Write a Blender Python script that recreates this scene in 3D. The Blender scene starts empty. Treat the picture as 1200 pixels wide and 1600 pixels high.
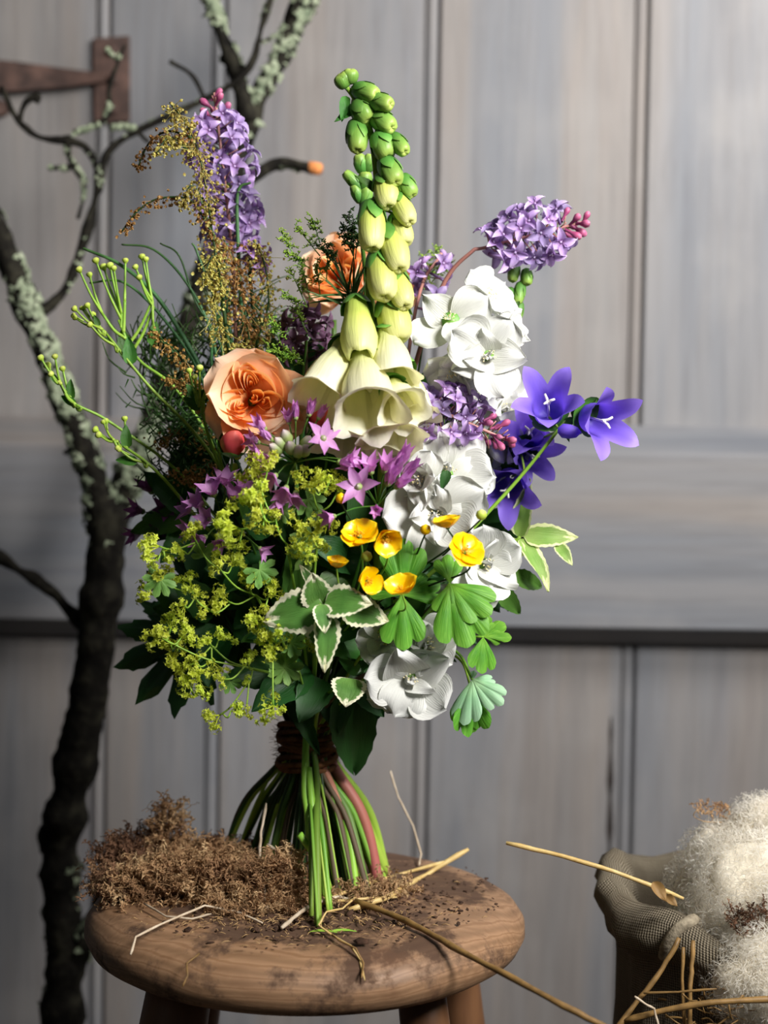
import bpy, math, random
from mathutils import Vector as V, Matrix, Euler, noise
random.seed(7)
R = random.random
def U(a, b): return a + (b-a)*random.random()
PI = math.pi
sc = bpy.context.scene
COL = sc.collection
# ------------------------------------------------------------------ camera
F = 2500.0
PITCH, ROLL = math.radians(2.4), math.radians(0.88)
CAM = V((0, -1.1265, 0.8175))
fwd = V((0, math.cos(PITCH), -math.sin(PITCH)))
up0 = V((0, math.sin(PITCH), math.cos(PITCH)))
rt0 = V((1, 0, 0))
rt = rt0*math.cos(ROLL) + up0*math.sin(ROLL)
up = up0*math.cos(ROLL) - rt0*math.sin(ROLL)
cd = bpy.data.cameras.new('camera'); cam = bpy.data.objects.new('camera', cd); COL.objects.link(cam)
cam.matrix_world = Matrix(((rt.x, up.x, -fwd.x, CAM.x), (rt.y, up.y, -fwd.y, CAM.y), (rt.z, up.z, -fwd.z, CAM.z), (0, 0, 0, 1)))
cd.sensor_fit = 'VERTICAL'; cd.sensor_height = 36; cd.lens = F/1600*36
cd.clip_start = 0.01
cd.dof.use_dof = True; cd.dof.focus_distance = 1.07; cd.dof.aperture_fstop = 4.2
sc.camera = cam
# ------------------------------------------------------------------ world, window light, added wash and fill lamps, exposure
w = bpy.data.worlds.new('world'); sc.world = w; w.use_nodes = True
w.node_tree.nodes['Background'].inputs[0].default_value = (0.80, 0.90, 1.0, 1)
w.node_tree.nodes['Background'].inputs[1].default_value = 0.03
def area(name, loc, target, sx, sy, power, col):
    l = bpy.data.lights.new(name, 'AREA'); l.shape = 'RECTANGLE'; l.size = sx; l.size_y = sy; l.energy = power; l.color = col
    o = bpy.data.objects.new(name, l); COL.objects.link(o); o.location = loc
    o.rotation_euler = (V(target)-V(loc)).to_track_quat('-Z', 'Y').to_euler()
    return o
kl = area('wall_wash', (0.90, -0.30, 1.75), (0.42, 0.62, 1.30), 0.40, 0.5, 12.0, (1.0, 0.975, 0.94)); kl.data.spread = math.radians(110)  # added wash lamp that brightens the upper right of the door
fl2 = area('side_window_daylight', (0.78, -0.98, 1.50), (0.10, 0.10, 0.97), 0.36, 0.46, 11.4, (1.0, 0.98, 0.95)); fl2.data.spread = math.radians(92)
area('left_fill', (-1.6, -2.4, 1.9), (0.0, 0.2, 0.8), 1.0, 1.2, 0.8, (0.86, 0.93, 1.0))  # added weak fill from the left front, lifts the branches; no window there
sc.view_settings.view_transform = 'Standard'; sc.view_settings.look = 'None'
sc.view_settings.exposure = 0.0; sc.view_settings.gamma = 1; sc.view_settings.use_curve_mapping = False

# ------------------------------------------------------------------ helpers
def W(px, py, Y):
    d = rt*((px-600)/F) + up*((800-py)/F) + fwd
    return CAM + d*((Y-CAM.y)/d.y)
def G(px, py, z=0.5):
    d = rt*((px-600)/F) + up*((800-py)/F) + fwd
    return CAM + d*((z-CAM.z)/d.z)
PX = 1/2194.0
def C(h, k=1.0):
    h = h.lstrip('#'); o = []
    for i in (0, 2, 4):
        c = int(h[i:i+2], 16)/255
        o.append((c/12.92 if c <= .04045 else ((c+.055)/1.055)**2.4)*k)
    return (*o, 1)
class MB:
    def __init__(s): s.v = []; s.f = []; s.uv = []; s.m = []
    def grid(s, P, nu, nv, closed=False, m=0, uvf=None):
        b = len(s.v)
        for i in range(nu):
            for j in range(nv):
                s.v.append(tuple(P(i, j)))
                s.uv.append(uvf(i, j) if uvf else (i/(nu-1), j/max(1, nv-(0 if closed else 1))))
        J = nv if closed else nv-1
        for i in range(nu-1):
            for j in range(J):
                k = (j+1) % nv
                s.f.append((b+i*nv+j, b+i*nv+k, b+(i+1)*nv+k, b+(i+1)*nv+j)); s.m.append(m)
        return s
    def tube(s, pts, rads, n=6, m=0, cap=True, u0=0, u1=1):
        N = len(pts)
        if not hasattr(rads, '__len__'): rads = [rads]*N
        if len(rads) == 2 and N != 2: rads = [rads[0]+(rads[1]-rads[0])*i/(N-1) for i in range(N)]
        t0 = (pts[1]-pts[0]).normalized()
        a = t0.orthogonal().normalized(); b0 = len(s.v)
        for i in range(N):
            t = (pts[min(N-1, i+1)]-pts[max(0, i-1)])
            t = t.normalized() if t.length > 1e-9 else t0
            a = (a - t*a.dot(t)); a = a.normalized() if a.length > 1e-6 else t.orthogonal().normalized()
            c = t.cross(a)
            for j in range(n):
                q = 2*PI*j/n
                s.v.append(tuple(pts[i] + (a*math.cos(q)+c*math.sin(q))*rads[i])); s.uv.append((u0+(u1-u0)*i/(N-1), j/n))
        for i in range(N-1):
            for j in range(n):
                k = (j+1) % n
                s.f.append((b0+i*n+j, b0+i*n+k, b0+(i+1)*n+k, b0+(i+1)*n+j)); s.m.append(m)
        if cap:
            s.f.append(tuple(range(b0+n-1, b0-1, -1))); s.m.append(m)
            s.f.append(tuple(range(b0+(N-1)*n, b0+N*n))); s.m.append(m)
        return s
    def add(s, o, M=None, m=None):
        b = len(s.v)
        s.v += [tuple(M @ V(p)) for p in o.v] if M is not None else o.v
        s.f += [tuple(i+b for i in f) for f in o.f]; s.uv += o.uv
        s.m += o.m if m is None else [m]*len(o.f)
        return s
    def box(s, a, b, bev=0, m=0):
        x0, y0, z0 = a; x1, y1, z1 = b; k = len(s.v)
        for x in (x0, x1):
            for y in (y0, y1):
                for z in (z0, z1): s.v.append((x, y, z)); s.uv.append((0, 0))
        for f in ((0, 1, 3, 2), (4, 6, 7, 5), (0, 4, 5, 1), (2, 3, 7, 6), (0, 2, 6, 4), (1, 5, 7, 3)):
            s.f.append(tuple(k+i for i in f)); s.m.append(m)
        return s
    def mesh(s, name, mats, smooth=True):
        me = bpy.data.meshes.new(name); me.from_pydata([tuple(p) for p in s.v], [], s.f)
        uvl = me.uv_layers.new(name='uv'); lv = [0]*len(me.loops); me.loops.foreach_get('vertex_index', lv)
        flat = []
        for i in lv: flat += s.uv[i]
        uvl.data.foreach_set('uv', flat)
        for q in (mats if isinstance(mats, (list, tuple)) else [mats]): me.materials.append(q)
        me.polygons.foreach_set('material_index', s.m)
        me.polygons.foreach_set('use_smooth', [smooth]*len(me.polygons)); me.update()
        return me
def spline(P, n=6):
    P = [V(p) for p in P]; out = []
    Q = [P[0]*2-P[1]] + P + [P[-1]*2-P[-2]]
    for i in range(1, len(Q)-2):
        for k in range(n):
            t = k/n; a, b, c, d = Q[i-1:i+3]
            out.append(0.5*((2*b)+(c-a)*t+(2*a-5*b+4*c-d)*t*t+(3*b-a-3*c+d)*t**3))
    out.append(P[-1].copy()); return out
def fr_dir(loc, d, spin=0, s=1.0):
    z = V(d).normalized(); x = z.orthogonal().normalized(); y = z.cross(x)
    M = Matrix(((x.x, y.x, z.x, 0), (x.y, y.y, z.y, 0), (x.z, y.z, z.z, 0), (0, 0, 0, 1)))
    return Matrix.Translation(loc) @ M @ Matrix.Rotation(spin, 4, 'Z') @ Matrix.Scale(s, 4)
def fr_axis(p0, p1, nrm, s=None, wid=1.0):
    x = (p1-p0); L = x.length; x.normalize(); z = V(nrm) - x*V(nrm).dot(x)
    z = z.normalized() if z.length > 1e-5 else x.orthogonal().normalized(); y = z.cross(x)
    s = L if s is None else s
    return Matrix(((x.x*s, y.x*s*wid, z.x*s, p0.x), (x.y*s, y.y*s*wid, z.y*s, p0.y), (x.z*s, y.z*s*wid, z.z*s, p0.z), (0, 0, 0, 1)))
def link(name, data, parent=None, M=None, label=None, kind=None):
    o = bpy.data.objects.new(name, data); COL.objects.link(o)
    if parent is not None: o.parent = parent
    if M is not None: o.matrix_local = M
    if label: o['label'] = label
    if kind: o['kind'] = kind
    return o
def tag(o, label, cat, group=None, kind=None):
    o['label'] = label; o['category'] = cat
    if group: o['group'] = group
    if kind: o['kind'] = kind
    return o
class Thing:
    def __init__(s, name, label, cat, base, group=None):
        s.base = V(base); s.inv = Matrix.Translation(-s.base)
        s.root = bpy.data.objects.new(name, None); COL.objects.link(s.root); s.root.location = s.base; s.root.empty_display_size = .01
        tag(s.root, label, cat, group); s.st = MB()
    def part(s, name, me, M=None, label=None, kind=None):
        return link(name, me, s.root, s.inv @ (M if M is not None else Matrix.Identity(4)), label, kind)
    def stem(s, P, r, n=6, seg=6, m=0): s.st.tube(spline(P, seg), r, n, m); return s
    def done(s, mats, name='stem', label=None):
        if s.st.v: s.part(name, s.st.mesh(name, mats), None, label)
        return s

# ------------------------------------------------------------------ materials
def newmat(name):
    m = bpy.data.materials.new(name); m.use_nodes = True; nt = m.node_tree; nt.nodes.clear(); return m, nt
def nd(nt, typ, props=None, **ins):
    n = nt.nodes.new(typ)
    for k, v in (props or {}).items(): setattr(n, k, v)
    for k, v in ins.items():
        key = int(k[1:]) if k[0] == '_' else k.replace('_', ' ')
        if isinstance(v, bpy.types.NodeSocket): nt.links.new(v, n.inputs[key])
        else: n.inputs[key].default_value = v
    return n
def ramp(nt, fac, stops, interp='LINEAR'):
    n = nt.nodes.new('ShaderNodeValToRGB'); nt.links.new(fac, n.inputs[0]); n.color_ramp.interpolation = interp
    e = n.color_ramp.elements
    while len(e) < len(stops): e.new(0.5)
    for i, (p, c) in enumerate(stops): e[i].position = p; e[i].color = c if len(c) == 4 else (*c, 1)
    return n.outputs[0]
def mixc(nt, fac, a, b, mode='MIX'):
    n = nt.nodes.new('ShaderNodeMix'); n.data_type = 'RGBA'; n.blend_type = mode
    for k, v in ((0, fac), (6, a), (7, b)):
        if isinstance(v, bpy.types.NodeSocket): nt.links.new(v, n.inputs[k])
        else: n.inputs[k].default_value = v
    return n.outputs[2]
def math_(nt, op, a, b=0.0, clamp=False):
    n = nt.nodes.new('ShaderNodeMath'); n.operation = op; n.use_clamp = clamp
    for k, v in ((0, a), (1, b)):
        if isinstance(v, bpy.types.NodeSocket): nt.links.new(v, n.inputs[k])
        else: n.inputs[k].default_value = v
    return n.outputs[0]
def vscale(nt, vec, s):
    return nd(nt, 'ShaderNodeMapping', _0=vec, Scale=s).outputs[0]
def out(nt, sh): nd(nt, 'ShaderNodeOutputMaterial', Surface=sh)
def petal(name, stops, trans=.35, rough=.45, vein=.25, var=.12, spec=.35, tint=None, edge=None, veinscale=26, noisy=.12, veincol=None):
    m, nt = newmat(name)
    uv = nd(nt, 'ShaderNodeUVMap').outputs[0]; sep = nd(nt, 'ShaderNodeSeparateXYZ', _0=uv)
    col = ramp(nt, sep.outputs[0], stops)
    tc = nd(nt, 'ShaderNodeTexCoord')
    vn = nd(nt, 'ShaderNodeTexNoise', Vector=vscale(nt, uv, (2.5, veinscale, 1)), Scale=1.0, Detail=2.0)
    if veincol:
        col = mixc(nt, math_(nt, 'MULTIPLY', ramp(nt, vn.outputs[0], [(.5, (0, 0, 0)), (.68, (1, 1, 1))]), .55), col, veincol)
    if edge:
        d = math_(nt, 'ABSOLUTE', math_(nt, 'SUBTRACT', sep.outputs[1], .5))
        en = nd(nt, 'ShaderNodeTexNoise', Vector=vscale(nt, uv, (9, 5, 1)), Scale=1.0, Detail=2.0)
        e = math_(nt, 'ADD', math_(nt, 'MULTIPLY', d, 2.0), math_(nt, 'MULTIPLY', math_(nt, 'SUBTRACT', en.outputs[0], .5), .55))
        e2 = math_(nt, 'MAXIMUM', e, math_(nt, 'ADD', sep.outputs[0], math_(nt, 'MULTIPLY', math_(nt, 'SUBTRACT', en.outputs[0], .55), .4)))
        col = mixc(nt, ramp(nt, e2, [(.74, (0, 0, 0)), (.80, (1, 1, 1))]), col, edge)
    oi = nd(nt, 'ShaderNodeObjectInfo').outputs['Random']
    br = math_(nt, 'ADD', math_(nt, 'MULTIPLY', oi, var*2), 1-var)
    big = nd(nt, 'ShaderNodeTexNoise', Vector=tc.outputs['UV'], Scale=4.0, Detail=2.0).outputs[0]
    br = math_(nt, 'MULTIPLY', br, math_(nt, 'ADD', math_(nt, 'MULTIPLY', big, noisy*2), 1-noisy))
    hsv = nd(nt, 'ShaderNodeHueSaturation', Hue=math_(nt, 'ADD', math_(nt, 'MULTIPLY', oi, var*.14), .5-var*.07), Saturation=1.0, Value=br, Color=col)
    col = hsv.outputs[0]
    bump = nd(nt, 'ShaderNodeBump', Strength=vein, Distance=.0006, Height=vn.outputs[0])
    p = nd(nt, 'ShaderNodeBsdfPrincipled', Base_Color=col, Roughness=rough, Specular_IOR_Level=spec, Normal=bump.outputs[0])
    tcol = mixc(nt, 1.0, col, tint or (1, 1, 1, 1), 'MULTIPLY')
    t = nd(nt, 'ShaderNodeBsdfTranslucent', Color=tcol)
    out(nt, nd(nt, 'ShaderNodeMixShader', _0=trans, _1=p.outputs[0], _2=t.outputs[0]).outputs[0]); return m
def simple(name, c1, c2, scale=60, rough=.6, bump=.3, spec=.3, trans=0, stretch=(1, 1, 1), coord='Object', dist=.001, c3=None, sheen=0):
    m, nt = newmat(name)
    tc = nd(nt, 'ShaderNodeTexCoord').outputs[coord]
    n = nd(nt, 'ShaderNodeTexNoise', Vector=vscale(nt, tc, stretch), Scale=scale, Detail=5.0, Roughness=.6)
    st = [(.3, c1), (.7, c2)] if c3 is None else [(.28, c1), (.5, c2), (.72, c3)]
    col = ramp(nt, n.outputs[0], st)
    oi = nd(nt, 'ShaderNodeObjectInfo').outputs['Random']
    col = nd(nt, 'ShaderNodeHueSaturation', Value=math_(nt, 'ADD', math_(nt, 'MULTIPLY', oi, .2), .9), Color=col).outputs[0]
    b = nd(nt, 'ShaderNodeBump', Strength=bump, Distance=dist, Height=n.outputs[0])
    p = nd(nt, 'ShaderNodeBsdfPrincipled', Base_Color=col, Roughness=rough, Specular_IOR_Level=spec, Normal=b.outputs[0]).outputs[0]
    if trans:
        t = nd(nt, 'ShaderNodeBsdfTranslucent', Color=col).outputs[0]
        p = nd(nt, 'ShaderNodeMixShader', _0=trans, _1=p, _2=t).outputs[0]
    out(nt, p); return m

def plank_mat(name, horizontal=False, k=1.0):
    m, nt = newmat(name)
    tc = nd(nt, 'ShaderNodeTexCoord').outputs['Object']
    oi = nd(nt, 'ShaderNodeObjectInfo').outputs['Random']
    off = nd(nt, 'ShaderNodeCombineXYZ', X=math_(nt, 'MULTIPLY', oi, 17.0), Y=math_(nt, 'MULTIPLY', oi, 5.0), Z=math_(nt, 'MULTIPLY', oi, 31.0)).outputs[0]
    p0 = nd(nt, 'ShaderNodeVectorMath', {'operation': 'ADD'}, _0=tc, _1=off).outputs[0]
    s = (1, 1, .055) if not horizontal else (.055, 1, 1)
    v = vscale(nt, p0, s)
    warp = nd(nt, 'ShaderNodeTexNoise', Vector=vscale(nt, p0, (3, 3, 1.6) if not horizontal else (1.6, 3, 3)), Scale=1.0, Detail=3.0)
    wv = nd(nt, 'ShaderNodeVectorMath', {'operation': 'MULTIPLY_ADD'}, _0=warp.outputs[1], _1=(.022, .0, .022), _2=v).outputs[0]
    fine = nd(nt, 'ShaderNodeTexNoise', Vector=wv, Scale=150.0, Detail=5.0, Roughness=.65).outputs[0]
    mid = nd(nt, 'ShaderNodeTexNoise', Vector=wv, Scale=26.0, Detail=4.0, Roughness=.6).outputs[0]
    big = nd(nt, 'ShaderNodeTexNoise', Vector=vscale(nt, p0, (7, 7, .6) if not horizontal else (.6, 7, 7)), Scale=1.3, Detail=3.0).outputs[0]
    c = ramp(nt, mid, [(.30, C('#74767c', k)), (.45, C('#949496', k)), (.56, C('#a29f9e', k)), (.7, C('#8e8f96', k))])
    c2 = ramp(nt, big, [(.36, C('#8a8f99', k)), (.48, C('#9c9b9e', k)), (.58, C('#ab9f96', k)), (.68, C('#a6a09c', k))])
    c = mixc(nt, .55, c, c2)
    c = mixc(nt, math_(nt, 'MULTIPLY', ramp(nt, fine, [(.46, (0, 0, 0)), (.66, (1, 1, 1))]), .22), c, C('#6a6462', k))
    # knots
    vo = nd(nt, 'ShaderNodeTexVoronoi', Vector=vscale(nt, p0, (5.2, 5.2, 2.6) if not horizontal else (2.6, 5.2, 5.2)), Scale=1.0, Randomness=1.0).outputs['Distance']
    c = mixc(nt, math_(nt, 'MULTIPLY', ramp(nt, vo, [(.0, (1, 1, 1)), (.10, (.55, .55, .55)), (.19, (0, 0, 0))]), .6), c, C('#6d6663', k))
    blot = nd(nt, 'ShaderNodeTexNoise', Vector=p0, Scale=9.0, Detail=4.0).outputs[0]
    c = mixc(nt, math_(nt, 'MULTIPLY', ramp(nt, blot, [(.52, (0, 0, 0)), (.75, (1, 1, 1))]), .35), c, C('#b7b3b0', k))
    c = nd(nt, 'ShaderNodeHueSaturation', Value=math_(nt, 'ADD', math_(nt, 'MULTIPLY', oi, .16), .92), Color=c).outputs[0]
    h = math_(nt, 'ADD', math_(nt, 'MULTIPLY', fine, .6), mid)
    b = nd(nt, 'ShaderNodeBump', Strength=.5, Distance=.0015, Height=h)
    out(nt, nd(nt, 'ShaderNodeBsdfPrincipled', Base_Color=c, Roughness=.62, Specular_IOR_Level=.3, Normal=b.outputs[0]).outputs[0]); return m
M_plank = plank_mat('weathered_plank', False, .57); M_rail = plank_mat('weathered_rail', True, .55)
M_rust = simple('rusted_iron', C('#2e2523'), C('#4e3c36'), 45, .75, .6, .3, c3=C('#6a5148'))
M_floor = simple('floor_board_wood', C('#3d342c'), C('#5d5145'), 20, .7, .3, stretch=(1, .08, 1))

def stool_mat():
    m, nt = newmat('worn_elm_seat')
    tc = nd(nt, 'ShaderNodeTexCoord').outputs['Object']
    wn = nd(nt, 'ShaderNodeTexNoise', Vector=tc, Scale=5.0, Detail=2.0).outputs[1]
    wv = nd(nt, 'ShaderNodeVectorMath', {'operation': 'MULTIPLY_ADD'}, _0=wn, _1=(.05, .10, .05), _2=tc).outputs[0]
    wave = nd(nt, 'ShaderNodeTexWave', {'wave_type': 'RINGS', 'rings_direction': 'X'}, Vector=nd(nt, 'ShaderNodeMapping', _0=wv, Location=(-.02, .155, .05), Scale=(.35, 1, 1.3)).outputs[0], Scale=38.0, Distortion=2.5, Detail=3.0, Detail_Scale=1.5).outputs[0]
    grain = nd(nt, 'ShaderNodeTexNoise', Vector=vscale(nt, wv, (.10, 1, 1)), Scale=230.0, Detail=4.0).outputs[0]
    c = ramp(nt, wave, [(.0, C('#8a6a4e')), (.5, C('#997658')), (.9, C('#a37f60')), (1, C('#8f6c4e'))])
    c = mixc(nt, math_(nt, 'MULTIPLY', ramp(nt, grain, [(.45, (0, 0, 0)), (.7, (1, 1, 1))]), .32), c, C('#6e4c33'))
    # soil worked into the top and dark water stains (wear with a shape of its own)
    st = nd(nt, 'ShaderNodeTexNoise', Vector=vscale(nt, tc, (1, .8, 1)), Scale=16.0, Detail=7.0, Roughness=.68).outputs[0]
    sx = nd(nt, 'ShaderNodeSeparateXYZ', _0=tc)
    dx = math_(nt, 'SUBTRACT', sx.outputs[0], .01); dy = math_(nt, 'SUBTRACT', sx.outputs[1], .005)
    r2 = math_(nt, 'SQRT', math_(nt, 'ADD', math_(nt, 'MULTIPLY', dx, dx), math_(nt, 'MULTIPLY', dy, dy)))
    msk = math_(nt, 'SUBTRACT', st, math_(nt, 'MULTIPLY', r2, 1.6))
    d = ramp(nt, msk, [(.27, (0, 0, 0)), (.35, (1, 1, 1))])
    c = mixc(nt, math_(nt, 'MULTIPLY', d, .82), c, C('#3f2a1f'))
    st2 = nd(nt, 'ShaderNodeTexNoise', Vector=tc, Scale=9.0, Detail=5.0, Roughness=.6).outputs[0]
    c = mixc(nt, math_(nt, 'MULTIPLY', ramp(nt, st2, [(.56, (0, 0, 0)), (.62, (1, 1, 1))]), .45), c, C('#6b4a34'))
    bh = math_(nt, 'ADD', math_(nt, 'MULTIPLY', grain, .6), math_(nt, 'MULTIPLY', st, 1.2))
    b = nd(nt, 'ShaderNodeBump', Strength=.35, Distance=.0012, Height=bh)
    rg = math_(nt, 'ADD', math_(nt, 'MULTIPLY', d, .35), math_(nt, 'ADD', math_(nt, 'MULTIPLY', st2, .35), .32))
    out(nt, nd(nt, 'ShaderNodeBsdfPrincipled', Base_Color=c, Roughness=rg, Specular_IOR_Level=.45, Normal=b.outputs[0]).outputs[0]); return m
M_seat = stool_mat()
M_leg = simple('stool_leg_wood', C('#5a3a26'), C('#8a6242'), 30, .5, .3, .4, stretch=(1, 1, .1))
M_soil = simple('soil_crumb', C('#2a1b13'), C('#5a4030'), 200, .9, .2)
M_crumbl = simple('straw_crumb', C('#7a5b38'), C('#c4a272'), 200, .7, .2)
M_moss = simple('dried_moss', C('#856248'), C('#b48f68'), 40, .8, .1, .2, trans=.25, c3=C('#dcc094'))
M_moss2 = simple('dark_dried_moss', C('#4e3828'), C('#745440'), 40, .8, .1, .2, trans=.2, c3=C('#9a7858'))
M_straw = simple('straw_pale', C('#c9a560'), C('#e8cd8e'), 120, .45, .25, .4, trans=.1)
M_straw2 = simple('straw_brown', C('#6f5530'), C('#a07c48'), 120, .5, .25, .4)
M_straw3 = simple('straw_bleached', C('#bfa88c'), C('#e6d6be'), 120, .55, .25, .3, trans=.15)
M_twine = simple('jute_twine', C('#4a3020'), C('#7d5738'), 160, .85, .8, .1, dist=.002)
M_bark = simple('dark_bark', C('#0c0b0a'), C('#1d1b17'), 60, .9, 1.0, .1, dist=.004, c3=C('#3a382e'))
M_lichen = simple('grey_green_lichen', C('#5f6b58'), C('#879078'), 120, .95, .8, .05, dist=.002, c3=C('#a6ac96'))
M_lichen_y = simple('yellow_lichen', C('#9a9660'), C('#c8c690'), 120, .9, .8, .1, dist=.002)
M_cut = simple('cut_twig_wood', C('#b06a38'), C('#d08a50'), 80, .8, .2)
M_wool = simple('raw_wool', C('#f2ecdf'), C('#fffcf5'), 30, .75, .0, .3, trans=.5)
M_woolcore = simple('raw_wool_core', C('#e6dbc4'), C('#f6efdf'), 25, .9, .6, .1, dist=.004, trans=.1)
def burlap():
    m, nt = newmat('burlap_weave')
    uv = nd(nt, 'ShaderNodeUVMap').outputs[0]
    a = nd(nt, 'ShaderNodeTexWave', {'bands_direction': 'X'}, Vector=uv, Scale=170.0, Distortion=.6, Detail=1.0).outputs[0]
    b = nd(nt, 'ShaderNodeTexWave', {'bands_direction': 'Y'}, Vector=uv, Scale=170.0, Distortion=.6, Detail=1.0).outputs[0]
    ck = nd(nt, 'ShaderNodeTexChecker', Vector=uv, Scale=1080.0).outputs[1]
    h = mixc(nt, ck, a, b)
    n = nd(nt, 'ShaderNodeTexNoise', Vector=uv, Scale=30.0, Detail=4.0).outputs[0]
    c = ramp(nt, h, [(.1, C('#51483a')), (.5, C('#877c6a')), (1, C('#aa9f8a'))])
    c = mixc(nt, ramp(nt, n, [(.4, (0, 0, 0)), (.8, (.5, .5, .5))]), c, C('#6b5d4a'))
    bp = nd(nt, 'ShaderNodeBump', Strength=.9, Distance=.0015, Height=h)
    out(nt, nd(nt, 'ShaderNodeBsdfPrincipled', Base_Color=c, Roughness=.9, Specular_IOR_Level=.1, Normal=bp.outputs[0]).outputs[0]); return m
M_burlap = burlap()
M_burlap_hem = simple('burlap_hem', C('#6d6353'), C('#a89c86'), 150, .95, .9, .1, dist=.002)

G_dark, G_mid = '#2c4a1c', '#4f7a2c'
M_stem = petal('green_stem', [(0, C('#8cae44')), (.2, C('#6c9434')), (.45, C('#456a26')), (1, C('#558030'))], .12, .4, .1, .25)
M_stemfresh = petal('fresh_green_stem', [(0, C('#a8cc50')), (1, C('#86b43e'))], .12, .4, .1, .2)
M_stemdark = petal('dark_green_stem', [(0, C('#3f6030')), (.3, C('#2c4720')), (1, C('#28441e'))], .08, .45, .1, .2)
M_stemred = petal('pink_brown_stem', [(0, C('#b86a62')), (.3, C('#b0705c')), (1, C('#a8746a'))], .08, .5, .2, .12)
M_lilstem = petal('lilac_stem', [(0, C('#6f8f44')), (.3, C('#4a6a30')), (.5, C('#a8705e')), (1, C('#b8807a'))], .08, .5, .2, .12)
M_woody = petal('woody_stem', [(0, C('#5a4a3a')), (1, C('#6a5a44'))], .0, .6, .3, .15)
M_fox = petal('foxglove_cream', [(0, C('#a8b84c')), (.22, C('#ccd27c')), (.5, C('#e6e4b4')), (1, C('#f6f2e2'))], .26, .45, .9, .05, tint=(1, .97, .7, 1))
M_foxbud = petal('foxglove_bud_cream', [(0, C('#8fae3c')), (.4, C('#c9d268')), (.75, C('#e6e59c')), (1, C('#dcde88'))], .22, .42, .8, .06)
M_foxgreen = petal('foxglove_bud_green', [(0, C('#4f7f30')), (.5, C('#7aa448')), (.85, C('#b0c860')), (1, C('#c6d474'))], .2, .4, .35, .08)
M_calyx = petal('green_calyx', [(0, C('#3f6e2a')), (.6, C('#558a38')), (1, C('#7ba64a'))], .1, .45, .3, .1)
M_rose = petal('rose_apricot', [(0, C('#fda038')), (.45, C('#ffb662')), (.8, C('#ffcc94')), (1, C('#ffe0bc'))], .34, .5, .3, .05, tint=(1, .82, .5, 1))
M_rosein = petal('rose_deep_apricot', [(0, C('#ff9426')), (.6, C('#ffac4e')), (.88, C('#ffcb84')), (1, C('#ffe2b4'))], .3, .5, .3, .05, tint=(1, .78, .36, 1))
M_roseout = petal('rose_outer_blush', [(0, C('#f8a254')), (.5, C('#fabe8c')), (1, C('#fbe0c4'))], .34, .5, .3, .05, tint=(1, .82, .56, 1))
M_redbud = petal('rosebud_red', [(0, C('#d8484a')), (.6, C('#ec5a58')), (1, C('#ff8a78'))], .2, .45, .2, .1)
M_allium = petal('allium_pink', [(0, C('#f6dcf2')), (.25, C('#e6b0e2')), (.7, C('#d898d8')), (1, C('#cc86ce'))], .35, .45, .4, .12, veinscale=14, tint=(1, .7, 1, 1))
M_alliumd = petal('allium_plum', [(0, C('#9a5a88')), (.6, C('#8a4a80')), (1, C('#7a3e72'))], .3, .45, .4, .12)
M_alliumbud = petal('allium_bud', [(0, C('#7f9a4c')), (.6, C('#a0b46c')), (1, C('#dcc2d0'))], .2, .5, .3, .12)
M_white = petal('mock_orange_white', [(0, C('#d2d6ac')), (.15, C('#dadad2')), (1, C('#dcdcd9'))], .2, .55, .8, .03, tint=(.96, 1, .92, 1), noisy=.04)
M_anther = simple('pale_anther', C('#f2dfa0'), C('#fff2c8'), 200, .6, .0)
M_lilac = petal('lilac_mauve', [(0, C('#6f3c72')), (.25, C('#a68cc0')), (.7, C('#bfa6d6')), (1, C('#dccce8'))], .3, .45, .3, .26, tint=(.9, .75, 1, 1))
M_lilacd = petal('lilac_deep', [(0, C('#5a2a5a')), (.3, C('#8f6ca6')), (.7, C('#a27fba')), (1, C('#bfa0d0'))], .3, .45, .3, .14)
M_lilacbud = petal('lilac_bud_pink', [(0, C('#8a3f68')), (.5, C('#b0527e')), (1, C('#cf7c9c'))], .2, .4, .2, .12)
M_camp = petal('bellflower_violet', [(0, C('#6a4ed0')), (.5, C('#8464e2')), (1, C('#a184f2'))], .36, .45, .35, .05, tint=(.75, .6, 1, 1), veinscale=18)
M_style = simple('white_style', C('#f2ecd8'), C('#ffffff'), 200, .5, .0)
M_alch = petal('ladys_mantle_lime', [(0, C('#c2d032')), (.5, C('#d2de48')), (1, C('#eaf47a'))], .42, .5, .0, .12, noisy=.2)
M_alchleaf = petal('ladys_mantle_leaf', [(0, C('#8fb860')), (.5, C('#6f9c4a')), (1, C('#86ae5c'))], .25, .5, .5, .15, veinscale=40)
M_butter = petal('buttercup_yellow', [(0, C('#f0a800')), (.4, C('#ffcc00')), (1, C('#ffdc20'))], .15, .25, .15, .04, spec=.5, tint=(1, .9, .2, 1))
M_buttc = simple('buttercup_stamen', C('#d89a10'), C('#f2c830'), 300, .6, .0)
M_leafb = petal('bright_columbine_leaf', [(0, C('#7ab832')), (.5, C('#4f9426')), (1, C('#68a836'))], .25, .5, .8, .15, veinscale=34, veincol=C('#8fce50'))
M_leafgl = petal('glaucous_columbine_leaf', [(0, C('#a8cf9a')), (.5, C('#8ab98a')), (1, C('#a0c8a0'))], .2, .5, .4, .1, veinscale=30)
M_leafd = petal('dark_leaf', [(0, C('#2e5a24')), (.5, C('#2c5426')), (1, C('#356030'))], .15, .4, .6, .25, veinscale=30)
M_leafm = petal('mid_leaf', [(0, C('#4e8030')), (.5, C('#3e6e28')), (1, C('#4c7e34'))], .22, .42, .6, .25, veinscale=30)
M_mint = petal('variegated_mint', [(0, C('#6f9c48')), (.4, C('#517f36')), (1, C('#6a9446'))], .15, .5, .9, .08, edge=C('#efeccb'), veinscale=40, noisy=.25)
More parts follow.
